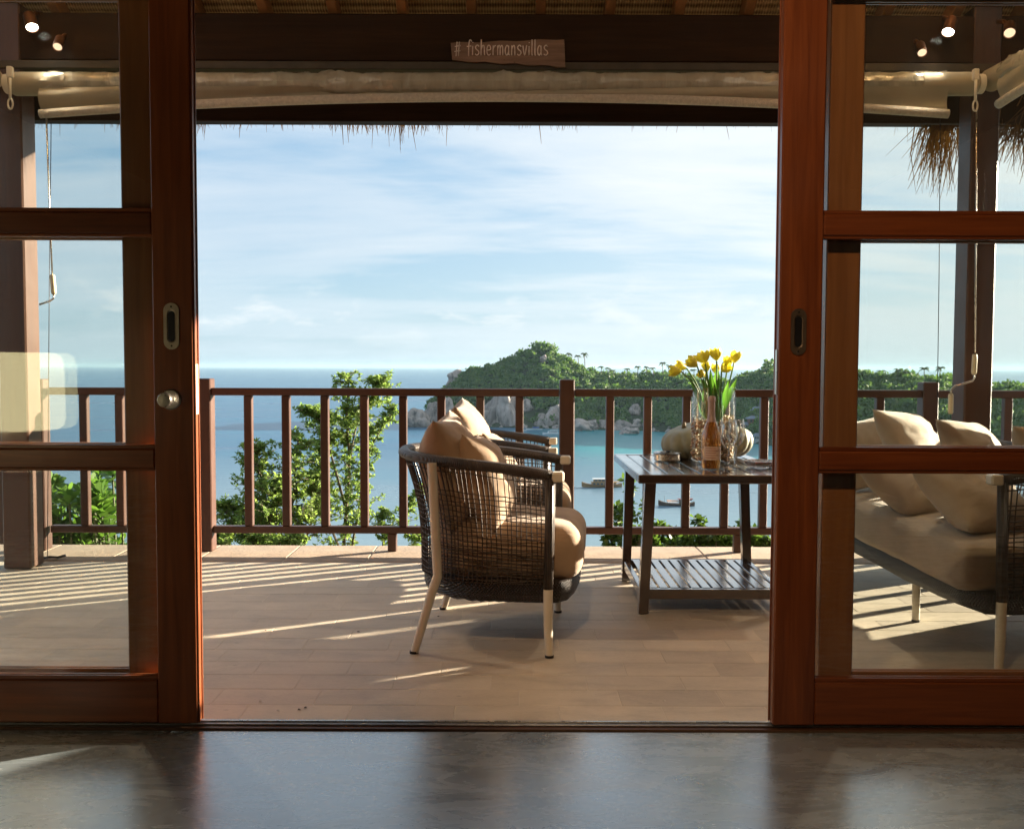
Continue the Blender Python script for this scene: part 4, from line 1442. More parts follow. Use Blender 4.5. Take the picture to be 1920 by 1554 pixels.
def roller(label, a, b_, sag, hem=True):
    """horizontal roller from point a to b_"""
    a, b_ = Vector(a), Vector(b_)
    o = thing('roller_blind', label, 'blind', (a + b_) / 2, group='rolled up weather blinds')
    d = (b_ - a)
    Lg = d.length
    d.normalize()
    s_ = d.cross(Vector((0, 0, 1))).normalized()

    def rf_(u, v):
        x = u * Lg
        th_ = 2 * pi * v
        wr = .25 + max(0, noise.noise(Vector((x * 1.3 + a.x, a.y, 5.0)))) * 1.8
        if hem and (0.0 < u < .18 or .5 < u < .62 or u > .78): wr += .8
        r = .058 + .011 * wr * noise.noise(Vector((x * 13 + 3 * sin(th_), cos(th_) * 1.5, sin(th_) * 1.5))) + .008 * wr * (abs(noise.noise(Vector((x * 30, cos(th_) * 2, sin(th_) * 2)))) - .2)
        p = a + d * x + s_ * (r * cos(th_)) + Vector((0, 0, r * sin(th_)))
        return tuple(p)
    MB().grid(rf_, 260, 20).build('roll', MAT['pvc'], o, smooth='all', fix=False)
    for p, sg_ in ((a, -1), (b_, 1)):
        M_ = Matrix.Translation(p) @ d.to_track_quat('Z', 'Y').to_matrix().to_4x4()
        z0, z1 = (-.16, 0.14) if sg_ < 0 else (-.14, .16)
        MB().lathe([(.0, z0), (.054, z0), (.060, z0 + .01), (.060, z1 - .01), (.054, z1), (0, z1)], 20, M=M_, cap0=False, cap1=False).build('end_sleeve', MAT['plastic_cream'] if False else MAT['blind_cloth'], o, smooth=30)
        zz0, zz1 = (z0 - .035, z0 - .005) if sg_ < 0 else (z1 + .005, z1 + .035)
        MB().lathe([(0, zz0), (.05, zz0), (.05, zz1), (0, zz1)], 18, M=M_, cap0=False, cap1=False).build('end_cap', MAT['cream_tube'], o, smooth=30)
    if hem:
        def sg2(u):
            return sag * (1 - (2 * u - 1) ** 2) - .0

        def cl(u, v):
            x = (.05 + .9 * u) * Lg if False else u * Lg
            top = a + d * x + s_ * (.045) + Vector((0, 0, -.030))
            z1 = a.z - .158 + sg2(u)
            return (top.x + s_.x * .012 * sin(v * 5 + u * 9), top.y + s_.y * .02 * sin(v * 4 + u * 9), top.z + (z1 - top.z) * v)
        MB().grid(cl, 60, 8).build('blind_sheet', MAT['blind_cloth'], o, smooth='all', fix=False)
        pts = [a + d * (Lg * i / 50) + s_ * .045 + Vector((0, 0, -.165 + sg2(i / 50))) for i in range(51)]
        MB().tube(pts, .024, 10).build('hem_bar', MAT['blind_bar'], o, smooth='all')
    return o


BZ = 2.598
aL, aR = at(82, 158, CY - .06), at(1772, 158, CY - .06)
roller('long rolled blind hanging across the opening under the beam', (aL.x, CY - .06, aL.z), (aR.x, CY - .06, aR.z), .085)
roller('side blind running back from the right column', (2.52, CY - .16, 2.61), (2.66, 3.3, 2.61), .05)
roller('side blind at the far left edge beside the left column', (-2.74, 4.95, 2.60), (-2.86, 3.3, 2.60), .05)


def crank(label, top, h1, bend, h2=None, loop=None):
    """hanging crank handle: pixel based survey at distance Y"""
    o = thing('blind_crank', label, 'crank handle', top[0], group='blind crank handles')
    rod = MB()
    rod.tube(top, .0045, 6)
    rod.tube([h1[1]] + bend, .0055, 6)
    if h2: rod.tube([bend[-1], h2[0]], .0055, 6)
    rod.build('rod', MAT['steel'], o, smooth='all')
    MB().tube([h1[0], h1[0].lerp(h1[1], .1), h1[0].lerp(h1[1], .9), h1[1]], [.010, .0135, .0135, .010], 10).build('grip', MAT['plastic_cream'], o, smooth='all')
    if h2:
        MB().tube([h2[0], h2[0].lerp(h2[1], .1), h2[0].lerp(h2[1], .9), h2[1]], [.010, .0135, .0135, .010], 10).build('grip', MAT['plastic_cream'], o, smooth='all')
    return o


Yk = 5.02
crank('crank handle hanging left of the sky by the left column', [at(87, 222, Yk), at(93, 400, Yk), at(98, 515, Yk)], (at(98, 515, Yk), at(101, 552, Yk)), [at(100, 560, Yk), at(94, 564, Yk), at(74, 571, Yk)])
crank('double grip crank handle hanging in front of the right column', [at(1831, 210, Yk), at(1830, 450, Yk), at(1828, 662, Yk)], (at(1828, 664, Yk), at(1826, 702, Yk)), [at(1827, 708, Yk), at(1824, 714, Yk), at(1790, 724, Yk), at(1783, 731, Yk), at(1783, 738, Yk)], (at(1783, 738, Yk), at(1782, 776, Yk)))


def eye(label, x, y, Y):
    p = at(x, y, Y)
    o = thing('gear_eye', label, 'hook', p, group='blind gear eyes')
    MB().tube([p + Vector((.012 * cos(k * pi / 8), 0, -.045 + .026 * sin(k * pi / 8))) for k in range(16)], .005, 6, closed=True).build('loop', MAT['cream_tube'], o, smooth='all')
    MB().tube([p + Vector((0, 0, .09)), p + Vector((0, 0, -.02))], [.008, .0065], 8).build('shank', MAT['cream_tube'], o, smooth='all')
    MB().box(p.x - .014, p.x + .014, p.y - .01, p.y + .02, p.z + .085, p.z + .14, .004).build('gear_box', MAT['cream_tube'], o)


eye('cream gear eye loop hanging at the far left upper corner', 19, 178, 4.9)
eye('cream gear eye loop hanging under the right side blind', 1829, 182, 4.95)


def cord(label, pts, r=.0022):
    o = MB().tube(pts, r, 5)
    ob = o.build('hanging_line', MAT['dark_metal'], None, smooth='all')
    tag(ob, label, 'cord', 'thin blind cords')


cord('thin cord hanging beside the left column down to a floor cleat', [at(96, 222, 5.06), at(92, 600, 5.06), at(89, 1048, 5.06)])
cord('thin cord hanging left of the right column', [at(1763, 222, 5.3), at(1761, 500, 5.3), at(1757, 795, 5.3)])
cl = thing('floor_cleat', 'small metal cleat on the deck at the foot of the left cord', 'cleat', fl(98, 1050))
q = fl(98, 1050)
MB().tube([q + Vector((-.05, 0, .012)), q + Vector((-.01, -.006, .02)), q + Vector((.03, 0, .016)), q + Vector((.075, .004, .028))], .007, 6).build('bar', MAT['dark_metal'], cl, smooth='all')
MB().box(q.x - .03, q.x + .03, q.y - .015, q.y + .015, .003, .014, .003).build('base', MAT['steel'], cl)

# ------------------------------------------------------------ lit spot lamps on the beam, plus glowing discs for their reflections
MAT['lamp_glow'] = M_emit('lit lamp lens', (1.0, 0.93, 0.82), 10.0)
MAT['glint_glow'] = M_emit('painted lamp reflection', (1.0, 0.66, 0.42), 0.35)  # for discs that stand in for lamp reflections on the varnished beam
MAT['lamp_body'] = M_plain('bronze lamp body', (0.14, 0.06, 0.03), 0.4, 0.6)


def spot(label, x, y, Y, r, glow, watts, aim):
    p = at(x, y, Y)
    o = thing('spot_lamp', label, 'lamp', p, group='lit spot lamps under the veranda beam')
    d = Vector(aim).normalized()
    M_ = Matrix.Translation(p) @ d.to_track_quat('Z', 'Y').to_matrix().to_4x4()
    bd = MB().lathe([(0, -.09), (r * .9, -.09), (r * 1.12, -.08), (r * 1.12, 0.006), (r * 1.02, .006), (r * 1.0, -.004)], 24, M=M_, cap0=False, cap1=False).build('housing', MAT['lamp_body'], o, smooth=30)
    MB().lathe([(0, -.002), (r * .98, -.002)], 24, M=M_, cap0=False, cap1=False).build('lens', glow, bd, fix=False)
    MB().tube([p - d * .06, p - d * .06 + Vector((0, .06, .05)), p - d * .06 + Vector((0, .12, .07))], .012, 6).build('bracket', MAT['lamp_body'], o)
    if watts:
        l = bpy.data.lights.new('spot_light', 'SPOT')
        l.energy = watts
        l.color = (1.0, 0.80, 0.60)
        l.spot_size = radians(78)
        l.spot_blend = 1.0
        l.shadow_soft_size = 0.07
        lo = bpy.data.objects.new('spot_light', l)
        COL.objects.link(lo)
        lo.location = p + d * .12
        lo.rotation_euler = (-d).to_track_quat('Z', 'Y').to_euler()
        # added fill, no real beam: bounced off the woven ceiling for soft deck light
        l2 = l.copy()
        l2.energy = UP
        l2.color = (1.0, 0.90, 0.76)
        l2.spot_size = radians(112)
        lo2 = bpy.data.objects.new('added_fill_light', l2)
        COL.objects.link(lo2)
        d2 = Vector((d.x * .8, -1.0, .75)).normalized()
        lo2.location = p + d2 * .26
        lo2.rotation_euler = (-d2).to_track_quat('Z', 'Y').to_euler()


SP, UP = 12, 125
spot('bright spot lamp at the upper left behind the left glass door', 60, 51, CY - .10, .028, MAT['lamp_glow'], SP, (.55, -.62, -1.3))
spot('glowing disc imitating a lamp reflection, lower right of the bright left lamp', 108, 88, CY - .10, .022, MAT['glint_glow'], 0, (.2, -1, -1.0))
spot('bright spot lamp at the upper right behind the right glass door', 1778, 60, CY - .10, .028, MAT['lamp_glow'], SP, (-.55, -.62, -1.3))
spot('glowing disc imitating a lamp reflection, lower left of the bright right lamp', 1729, 99, CY - .10, .022, MAT['glint_glow'], 0, (-.2, -1, -1.0))
spot('glowing disc imitating a lamp reflection at the far upper right corner above the side blind', 1893, 62, CY - .25, .026, MAT['glint_glow'], 0, (-.5, -1, -1.0))

# ------------------------------------------------------------ inside: table lamp (seen mirrored in the left pane) and ceiling lamp
lx, ly = -2.45, 1.15
tl = thing('table_lamp', 'cream drum shade table lamp indoors mirrored in the left glass door', 'lamp', (lx, ly, .62))
m, t, out = mat_new('lit lamp shade')
e = t.add('ShaderNodeEmission', {'Color': (1.0, 0.84, 0.46), 'Strength': 0.7})
t.l.new(e.outputs[0], out.inputs[0])
MB().lathe([(.245, .79), (.266, .805), (.276, .84), (.272, 1.10), (.262, 1.14), (.235, 1.16)], 40, c=(lx, ly, 0), cap0=False, cap1=False).build('lamp_shade', m, tl, smooth='all', fix=False)
MB().lathe([(0, .62), (.10, .62), (.10, .635), (.03, .66), (.05, .72), (.02, .80), (.02, .98), (0, .98)], 24, c=(lx, ly, 0), cap0=False, cap1=False).build('base', MAT['brass'], tl, smooth=40)
ct = thing('console_table', 'small dark console table indoors carrying the table lamp', 'table', (lx, ly, 0))
MB().box(lx - .35, lx + .35, ly - .3, ly + .3, .58, .618, .004).build('top', MAT['dark_x'], ct)
for a in (-1, 1):
    for b_ in (-1, 1):
        MB().box(lx + a * .3 - .025, lx + a * .3 + .025, ly + b_ * .25 - .025, ly + b_ * .25 + .025, 0, .579, .003).build('leg', MAT['dark_z'], ct)


def plight(name, loc, watts, size, col=(1.0, .72, .42), aim=None, ang=110):
    l = bpy.data.lights.new(name, 'SPOT' if aim else 'POINT')
    l.energy = watts
    l.color = col
    l.shadow_soft_size = size
    if aim:
        l.spot_size = radians(ang); l.spot_blend = .5
    o = bpy.data.objects.new(name, l)
    COL.objects.link(o)
    o.location = loc
    if aim:
        o.rotation_euler = (-(Vector(aim) - Vector(loc))).to_track_quat('Z', 'Y').to_euler()
    return o


plight('lamp_bulb', (lx, ly, 1.02), 10, .05)
cl = thing('ceiling_lamp', 'small bronze ceiling spot lamp indoors aimed at the right door', 'lamp', (-.1, .95, 2.72))
Mc = Matrix.Translation((-.1, .95, 2.60)) @ Vector((.95, 1.9, -1.3)).to_track_quat('Z', 'Y').to_matrix().to_4x4()
MB().lathe([(0, -.1), (.05, -.1), (.055, 0), (.05, 0), (.045, -.01)], 20, M=Mc, cap0=False, cap1=False).build('housing', MAT['lamp_body'], cl, smooth=30)
MB().lathe([(0, -.008), (.046, -.008)], 20, M=Mc, cap0=False, cap1=False).build('lens', MAT['lamp_glow'], cl, fix=False)
MB().tube([(-.1, .95, 2.60), (-.1, .95, 2.749)], .01, 6).build('stem', MAT['lamp_body'], cl)
plight('ceiling_bulb', (-.08, .99, 2.585), 19, .03, (1.0, .66, .36), (1.15, 2.9, 1.1), 70)
# ------------------------------------------------------------ furniture helpers
def fabric(name, col, warm=0.12):
    m, t, out = mat_new(name)
    co = t.add('ShaderNodeTexCoord').outputs['Object']
    n = t.noise(co, 5.0, 4)
    wv = t.noise(co, 260.0, 2)
    cr = t.noise(t.mapping(co, (4, 4, 9)), 2.0, 5, 0.6, 1.0)
    c = t.ramp(n, [(0.3, tuple(x * .88 for x in col)), (0.7, tuple(min(1, x * 1.08) for x in col))])
    b = princ(t, out, Base_Color=c, Roughness=0.85, Normal=t.bump(t.math('MULTIPLY_ADD', wv, 0.05, cr), 0.35, 0.015))
    b.inputs['Sheen Weight'].default_value = 0.25
    b.inputs['Specular IOR Level'].default_value = 0.2
    tl = t.add('ShaderNodeBsdfTranslucent', {'Color': c})
    mx = t.add('ShaderNodeMixShader', {0: warm})
    t.l.new(b.outputs[0], mx.inputs[1]); t.l.new(tl.outputs[0], mx.inputs[2])
    t.l.new(mx.outputs[0], out.inputs[0])
    return m


MAT['fabric'] = fabric('tan cushion fabric', (0.47, 0.335, 0.228))
MAT['fabric_sofa'] = fabric('beige sofa fabric', (0.55, 0.45, 0.345))
MAT['wicker'] = M_plain('dark brown woven rattan', (0.022, 0.015, 0.011), 0.42, 0, 0.3, 60, 0.5, 160)
MAT['wicker2'] = M_plain('dark brown strand', (0.045, 0.028, 0.018), 0.4, 0, 0.3, 30)
m, t, out = mat_new('wrapped rattan band')
co = t.add('ShaderNodeTexCoord').outputs['Object']
sx = t.add('ShaderNodeSeparateXYZ', {0: co})
wr = t.math('SINE', t.math('MULTIPLY', t.math('ADD', sx.outputs[0], t.math('MULTIPLY', sx.outputs[1], 1.0)), 900.0))
c = t.ramp(t.math('MULTIPLY_ADD', wr, .25, t.noise(co, 20, 3)), [(.25, (0.020, 0.014, 0.010)), (.8, (0.080, 0.056, 0.039))])
princ(t, out, Base_Color=c, Roughness=.4, Normal=t.bump(wr, .5, .003))
MAT['wrap'] = m
m, t, out = mat_new('woven rattan weave')
co = t.add('ShaderNodeTexCoord').outputs['Object']
sx = t.add('ShaderNodeSeparateXYZ', {0: co})
a_ = t.math('SINE', t.math('MULTIPLY', t.math('ADD', sx.outputs[0], sx.outputs[1]), 520.0))
b_ = t.math('SINE', t.math('MULTIPLY', sx.outputs[2], 420.0))
wv = t.math('MULTIPLY', a_, b_)
c = t.ramp(t.math('MULTIPLY_ADD', wv, .35, .5), [(.2, (0.008, 0.006, 0.005)), (.85, (0.045, 0.031, 0.024))])
princ(t, out, Base_Color=c, Roughness=.33, Normal=t.bump(wv, .8, .006))
MAT['weave'] = m


def pillow(name, label, w_, h_, thick, seed, M, mat, group=None, n=26):
    """square pillow, local x = width, y = thickness, z = height"""
    vs, fs = [], []
    off = Vector((seed * 3.7, seed * 1.3, 0))
    for side in (1, -1):
        for i in range(n + 1):
            for j in range(n + 1):
                s_, t_ = 2 * i / n - 1, 2 * j / n - 1
                pin_s = 1 - .075 * (1 - t_ * t_) ** 1.0 * abs(s_) ** 2
                pin_t = 1 - .075 * (1 - s_ * s_) ** 1.0 * abs(t_) ** 2
                e = max(0, (1 - abs(s_) ** 2.4)) ** .52 * max(0, (1 - abs(t_) ** 2.4)) ** .52
                nz = noise.noise(Vector((s_ * 1.8, t_ * 1.8, side)) + off) * .18 + noise.noise(Vector((s_ * 4.2, t_ * 4.2, side * 2)) + off) * .09
                # creases running in from the corners
                cr = sum(.05 * math.exp(-(((s_ - a) * b - (t_ - b) * a) ** 2) / .01) * math.exp(-(((s_ - a) ** 2 + (t_ - b) ** 2)) / .35) for a in (-1, 1) for b in (-1, 1))
                d = thick / 2 * e * (1 + nz - cr * 1.6)
                sagz = -.02 * h_ * (1 - s_ * s_) * (t_ > 0) * t_
                vs.append((s_ * w_ / 2 * pin_s, side * d, t_ * h_ / 2 * pin_t + sagz))
    k = (n + 1) * (n + 1)
    for side in (0, 1):
        for i in range(n):
            for j in range(n):
                a = side * k + i * (n + 1) + j
                q = (a, a + 1, a + n + 2, a + n + 1)
                fs.append(q if side == 0 else q[::-1])
    me = bpy.data.meshes.new(name)
    me.from_pydata(vs, [], fs)
    bm = bmesh.new(); bm.from_mesh(me)
    bmesh.ops.remove_doubles(bm, verts=bm.verts, dist=1e-5)
    bmesh.ops.recalc_face_normals(bm, faces=bm.faces)
    bm.to_mesh(me); bm.free()
    o = link(name, me, mat, None, True)
    o.matrix_world = M
    tag(o, label, 'pillow', group)
    # piped seam
    return o


def place(x, y, z, rz, tilt, roll=0.0):
    """pillow pose: rz turns the face direction (local y) , tilt leans the top back, roll turns it in its own plane"""
    return Matrix.Translation((x, y, z)) @ Matrix.Rotation(rz, 4, 'Z') @ Matrix.Rotation(tilt, 4, 'X') @ Matrix.Rotation(roll, 4, 'Y')


def cushion(name, u0, u1, v0, v1, z0, z1, r, mat, par, crown=.02, n=22, seed=0, rb=.20):
    mb = MB()
    bm = bmesh.new()
    bmesh.ops.create_cube(bm, size=2)
    bmesh.ops.subdivide_edges(bm, edges=bm.edges, cuts=n, use_grid_fill=True)
    hx, hy, hz = (u1 - u0) / 2, (v1 - v0) / 2, (z1 - z0) / 2
    for v in bm.verts:
        p = Vector((v.co.x * hx, v.co.y * hy, v.co.z * hz))
        q = Vector((max(-hx + r, min(hx - r, p.x)), max(-hy + r, min(hy - r, p.y)), max(-hz + r, min(hz - r, p.z))))
        d = p - q
        if d.length > 1e-6:
            p = q + d.normalized() * r
        fx, fy = 1 - (p.x / hx) ** 2, 1 - (p.y / hy) ** 2
        if p.z > 0: p.z += crown * max(0, fx) ** .5 * max(0, fy) ** .5
        p += p.normalized() * (.006 * noise.noise(p * 6 + Vector((seed, 0, 0))) + .004 * noise.noise(Vector((p.x * 5, p.y * 25, p.z * 5 + seed))))
        uu = hx + p.x              # rounded back corners, inside the curved net
        if uu < rb:
            lim = hy - rb + sqrt(max(0.0, rb * rb - (rb - uu) ** 2))
            p.y *= lim / hy
        v.co = p + Vector(((u0 + u1) / 2, (v0 + v1) / 2, (z0 + z1) / 2))
    me = bpy.data.meshes.new(name)
    bm.to_mesh(me); bm.free()
    return link(name, me, mat, par, True)


def woven_seat(name, label, cat, cx, cy, rz, W, leg_v, group, fab, ztf=.690, ztb=.755, nh=24, strand=.0026, spacing=.019):
    """rounded net backed seat facing local +u(x); W = half width; returns root"""
    o = thing(name, label, cat, (cx, cy, 0), rz, group)
    rc = min(.30, W)

    def half(Wd, ub, uf):
        """polyline points (u,v) along one U: near front -> back -> far front"""
        pts = []
        nst = 10
        c_u = ub + rc
        for i in range(nst):
            pts.append((uf + (c_u - uf) * i / nst, -Wd))
        for i in range(13):
            a = pi / 2 * i / 12
            pts.append((c_u - rc * sin(a), -Wd + rc - rc * cos(a)))
        nb_ = max(1, int((Wd - rc) * 2 / .06))
        for i in range(1, nb_):
            pts.append((ub, -Wd + rc + (2 * Wd - 2 * rc) * i / nb_))
        for i in range(13):
            a = pi / 2 * (1 - i / 12)
            pts.append((c_u - rc * sin(a), Wd - rc + rc * cos(a)))
        for i in range(1, nst + 1):
            pts.append((c_u + (uf - c_u) * i / nst, Wd))
        # arc length resample
        P_ = np.array(pts)
        seg = np.linalg.norm(np.diff(P_, axis=0), axis=1)
        s_ = np.concatenate([[0], np.cumsum(seg)])
        keep = np.concatenate([[True], seg > 1e-6])
        return P_[keep], s_[keep]

    UF = .265

    def U(h, tt):
        ub = -.272 + (-.085 * h ** 1.6) - .012 * cos(h * pi * 1.5)
        Wd = W - .012 + .018 * h + .012 * (1 - h) ** 2
        P_, s_ = half(Wd, ub, UF)
        x = tt * s_[-1]
        return np.interp(x, s_, P_[:, 0]), np.interp(x, s_, P_[:, 1]), s_[-1]

    def ztop(tt):
        return ztf + (ztb - ztf) * sin(pi * tt) ** .8

    zb = .20
    # rim / arms
    rim = [(*U(1.0, i / 80)[:2], ztop(i / 80)) for i in range(81)]
    MB().tube(rim, .0205, 10, sq=1.2).build('arm_rim', MAT['wrap'], o, smooth='all', world=False)
    for e, sg_ in ((0, -1), (80, 1)):
        u, v, z = rim[e]
        MB().box(u + .0005, u + .046, v - .025, v + .025, z - .021, z + .017, .006).build('arm_cap', MAT['cream_tube'], o, world=False)
    # net
    Ltot = U(.5, 0)[2]
    nvs = int(Ltot / spacing)
    rn = np.random.default_rng(int(abs(cx * 100)) + 3)
    net = MB()
    z_net0 = .275
    for k in range(nvs + 1):
        tt = k / nvs
        jit = rn.normal() * .0012
        pts = []
        for i in range(9):
            h = i / 8
            tj = min(1, max(0, tt + jit + .0012 * sin(h * 6 + k)))
            u, v, _ = U(.14 + .86 * h, tj)
            zz_ = z_net0 + (ztop(tt) - .012 - z_net0) * h
            pts.append((u, v, zz_))
        net.tube(pts, strand, 4, caps=False)
    nrow = nh
    for r in range(nrow):
        h = (r + .5) / nrow
        if .80 < h < .93: continue
        pts = []
        for i in range(70):
            tt = i / 69
            hh = h + .006 * sin(tt * 40 + r * 2) + rn.normal() * .002
            u, v, _ = U(.14 + .86 * hh, tt)
            zz_ = z_net0 + (ztop(tt) - .012 - z_net0) * hh
            pts.append((u, v, zz_))
        net.tube(pts, strand * .95, 4, caps=False)
    # lower part is woven denser
    for r in range(11):
        h = .0 + r * .028
        pts = []
        for i in range(70):
            tt = i / 69
            u, v, _ = U(.14 + .86 * h, tt)
            pts.append((u * 0.995, v * .99, z_net0 + (ztop(tt) - z_net0) * h))
        net.tube(pts, strand * .8, 4, caps=False)
    tag(net.build('woven_net', MAT['wicker2'], o, smooth='all', world=False, fix=False), kind='stuff')
    # base band (solid weave) all round with bellied underside
    loop = []
    P_, s_ = half(W - .005, -.275, .30)
    for i in range(80):
        x = s_[-1] * i / 79
        loop.append((np.interp(x, s_, P_[:, 0]), np.interp(x, s_, P_[:, 1])))
    # rounded front
    nf = 12
    for i in range(1, nf):
        a = i / nf
        v = (W - .005) * (1 - 2 * a)
        loop.append((.30 + .065 * (1 - (2 * a - 1) ** 2) ** .6, v))
    nl = len(loop)
    vs, fs = [], []
    prof = [(1.00, .285), (1.01, .262), (1.005, .232), (.975, .206), (.90, .196), (.30, .186)]
    for s0, z in prof:
        for (u, v) in loop:
            vs.append((u * s0, v * s0 if s0 > .5 else v * .4, z + (.003 * sin(u * 160 + v * 160) if .19 < z < .22 else 0)))
    for i in range(len(prof) - 1):
        for k in range(nl):
            l = (k + 1) % nl
            fs.append((i * nl + k, i * nl + l, (i + 1) * nl + l, (i + 1) * nl + k))
    fs.append(tuple((len(prof) - 1) * nl + k for k in range(nl)))
    top = [k for k in range(nl)]
    fs.append(tuple(top))
    MB().add(vs, fs).build('base_band', MAT['weave'], o, smooth='all', world=False)
    # legs
    for v in leg_v:
        sgn = -1 if v < 0 else 1
        edge = abs(v) > W - .06
        if edge:
            vo = sgn * (W + .012)
            ub = -.192
            up = [(ub, vo, .735), (ub + .012, vo, .50), (ub + .022, vo, .30), (ub - .002, vo, .235), (ub - .068, vo + sgn * .0, .006)]
            MB().tube(spline(up[:3], 5) + [Vector(p) for p in up[3:]], [.0185] * 6 + [.016], 14).build('leg', MAT['cream_tube'], o, smooth=40, world=False)
            MB().lathe([(.0, 0), (.0175, 0), (.0175, .010), (0, .010)], 14, c=(ub - .070, vo, 0), cap0=False, cap1=False).build('foot_cap', MAT['dark_metal'], o, world=False)
            MB().tube([(UF - .005, vo * .995, ztf - .01), (UF - .008, vo * .995, .45), (UF - .012, vo * .995, .262)], .0195, 12).build('arm_upright', MAT['wrap'], o, smooth='all', world=False)
            MB().tube([(UF - .012, vo * .995, .2615), (UF - .012, vo * .995, .13), (UF - .006, vo, .006)], [.0185, .018, .0155], 14).build('leg', MAT['cream_tube'], o, smooth=40, world=False)
        else:
            for uu in (UF - .006, -.29):
                MB().tube([(uu, v, .195), (uu, v, .006)], [.018, .0155], 14).build('leg', MAT['cream_tube'], o, smooth=40, world=False)
                MB().lathe([(.0, 0), (.017, 0), (.017, .010), (0, .010)], 14, c=(uu, v, 0), cap0=False, cap1=False).build('foot_cap', MAT['dark_metal'], o, world=False)
            continue
        MB().lathe([(.0, 0), (.017, 0), (.017, .010), (0, .010)], 14, c=(UF - .006, vo, 0), cap0=False, cap1=False).build('foot_cap', MAT['dark_metal'], o, world=False)
    cushion('seat_cushion', -.245, .385, -W + .035, W - .035, .275, .475 if W < .5 else .460, .075 if W < .5 else .05, fab, o, .035 if W < .5 else .015, seed=cx)
    return o


RZ = radians(-5.5)
c1 = woven_seat('armchair', 'nearer net backed armchair with cream legs and tan cushions', 'armchair', -.080, 3.955, RZ, .325, (-.325, .325), 'woven armchairs facing the table', MAT['fabric'])
c2 = copy_tree(c1)
c2.location = (-.072, 5.02, 0)
c2.rotation_euler = (0, 0, radians(-2.5))
c2['label'] = 'farther armchair half hidden behind the nearer one by the railing'
gp = 'tan pillows on the armchairs'
pillow('pillow', 'large tan pillow against the back of the nearer armchair', .46, .44, .235, 1, place(-.245, 3.90, .690, RZ - pi / 2, radians(10), radians(3)), MAT['fabric'], gp)
pillow('pillow', 'smaller tan pillow leaning in front on the nearer armchair', .40, .40, .20, 2, place(-.105, 3.88, .640, RZ - pi / 2, radians(20), radians(-4)), MAT['fabric'], gp)
pillow('pillow', 'large tan pillow peaking above the farther armchair', .46, .44, .235, 3, place(-.235, 4.94, .705, radians(-93), radians(10), radians(4)), MAT['fabric'], gp)
pillow('pillow', 'smaller tan pillow low on the farther armchair', .38, .36, .16, 4, place(-.06, 4.95, .600, radians(-92), radians(26), radians(-3)), MAT['fabric'], gp)

# ------------------------------------------------------------ slatted table
TX0, TX1, TY0, TY1, TZ = .545, 1.245, 4.10, 5.10, .640
tb = thing('side_table', 'dark lacquered slatted wooden table with lower slatted shelf', 'table', ((TX0 + TX1) / 2, (TY0 + TY1) / 2, 0))
fw_ = .058
MB().box(TX0, TX1, TY0, TY0 + fw_, TZ - .038, TZ, .004).build('top_frame', MAT['table_x'], tb)
MB().box(TX0, TX1, TY1 - fw_, TY1, TZ - .038, TZ, .004).build('top_frame', MAT['table_x'], tb)
MB().box(TX0, TX0 + fw_, TY0 + fw_ + .0005, TY1 - fw_ - .0005, TZ - .038, TZ, .004).build('top_frame', MAT['table_y'], tb)
MB().box(TX1 - fw_, TX1, TY0 + fw_ + .0005, TY1 - fw_ - .0005, TZ - .038, TZ, .004).build('top_frame', MAT['table_y'], tb)
nsl = 8
sw = (TX1 - TX0 - 2 * fw_) / nsl
for k in range(nsl):
    xa = TX0 + fw_ + sw * k
    MB().box(xa + .0045, xa + sw - .0045, TY0 + fw_ + .001, TY1 - fw_ - .001, TZ - .022, TZ - .0015, .003).build('top_slat', MAT['table_y'], tb)
FX0, FX1, FY0, FY1 = .59, 1.215, 4.255, 4.905
for (fx, tx) in ((FX0, .020), (FX1, -.020)):
    for (fy, ty) in ((FY0, -.045), (FY1, .03)):
        lg = MB()
        h = .021
        z1 = TZ - .039
        lg.add([(fx - h, fy - h, .004), (fx + h, fy - h, .004), (fx + h, fy + h, .004), (fx - h, fy + h, .004),
                (fx + tx - h * 1.15, fy + ty - h * 1.15, z1), (fx + tx + h * 1.15, fy + ty - h * 1.15, z1), (fx + tx + h * 1.15, fy + ty + h * 1.15, z1), (fx + tx - h * 1.15, fy + ty + h * 1.15, z1)],
               [(3, 2, 1, 0), (4, 5, 6, 7), (0, 1, 5, 4), (1, 2, 6, 5), (2, 3, 7, 6), (3, 0, 4, 7)])
        lg.build('leg', MAT['table_z'], tb)
SZ = .112
MB().box(FX0 + .024, FX1 - .024, FY0 - .012, FY0 + .014, SZ - .045, SZ + .0, .003).build('shelf_apron', MAT['table_x'], tb)
MB().box(FX0 + .024, FX1 - .024, FY1 - .014, FY1 + .012, SZ - .045, SZ + .0, .003).build('shelf_apron', MAT['table_x'], tb)
for fx in (FX0, FX1):
    MB().box(fx - .013, fx + .013, FY0 + .022, FY1 - .022, SZ - .045, SZ - .002, .003).build('shelf_apron', MAT['table_y'], tb)
ns = 12
sw2 = (FX1 - FX0 - .05) / ns
for k in range(ns):
    xa = FX0 + .025 + sw2 * k
    MB().box(xa + .005, xa + sw2 - .005, FY0 + .0145, FY1 - .0145, SZ - .018, SZ + .002, .002).build('shelf_slat', MAT['table_y'], tb)

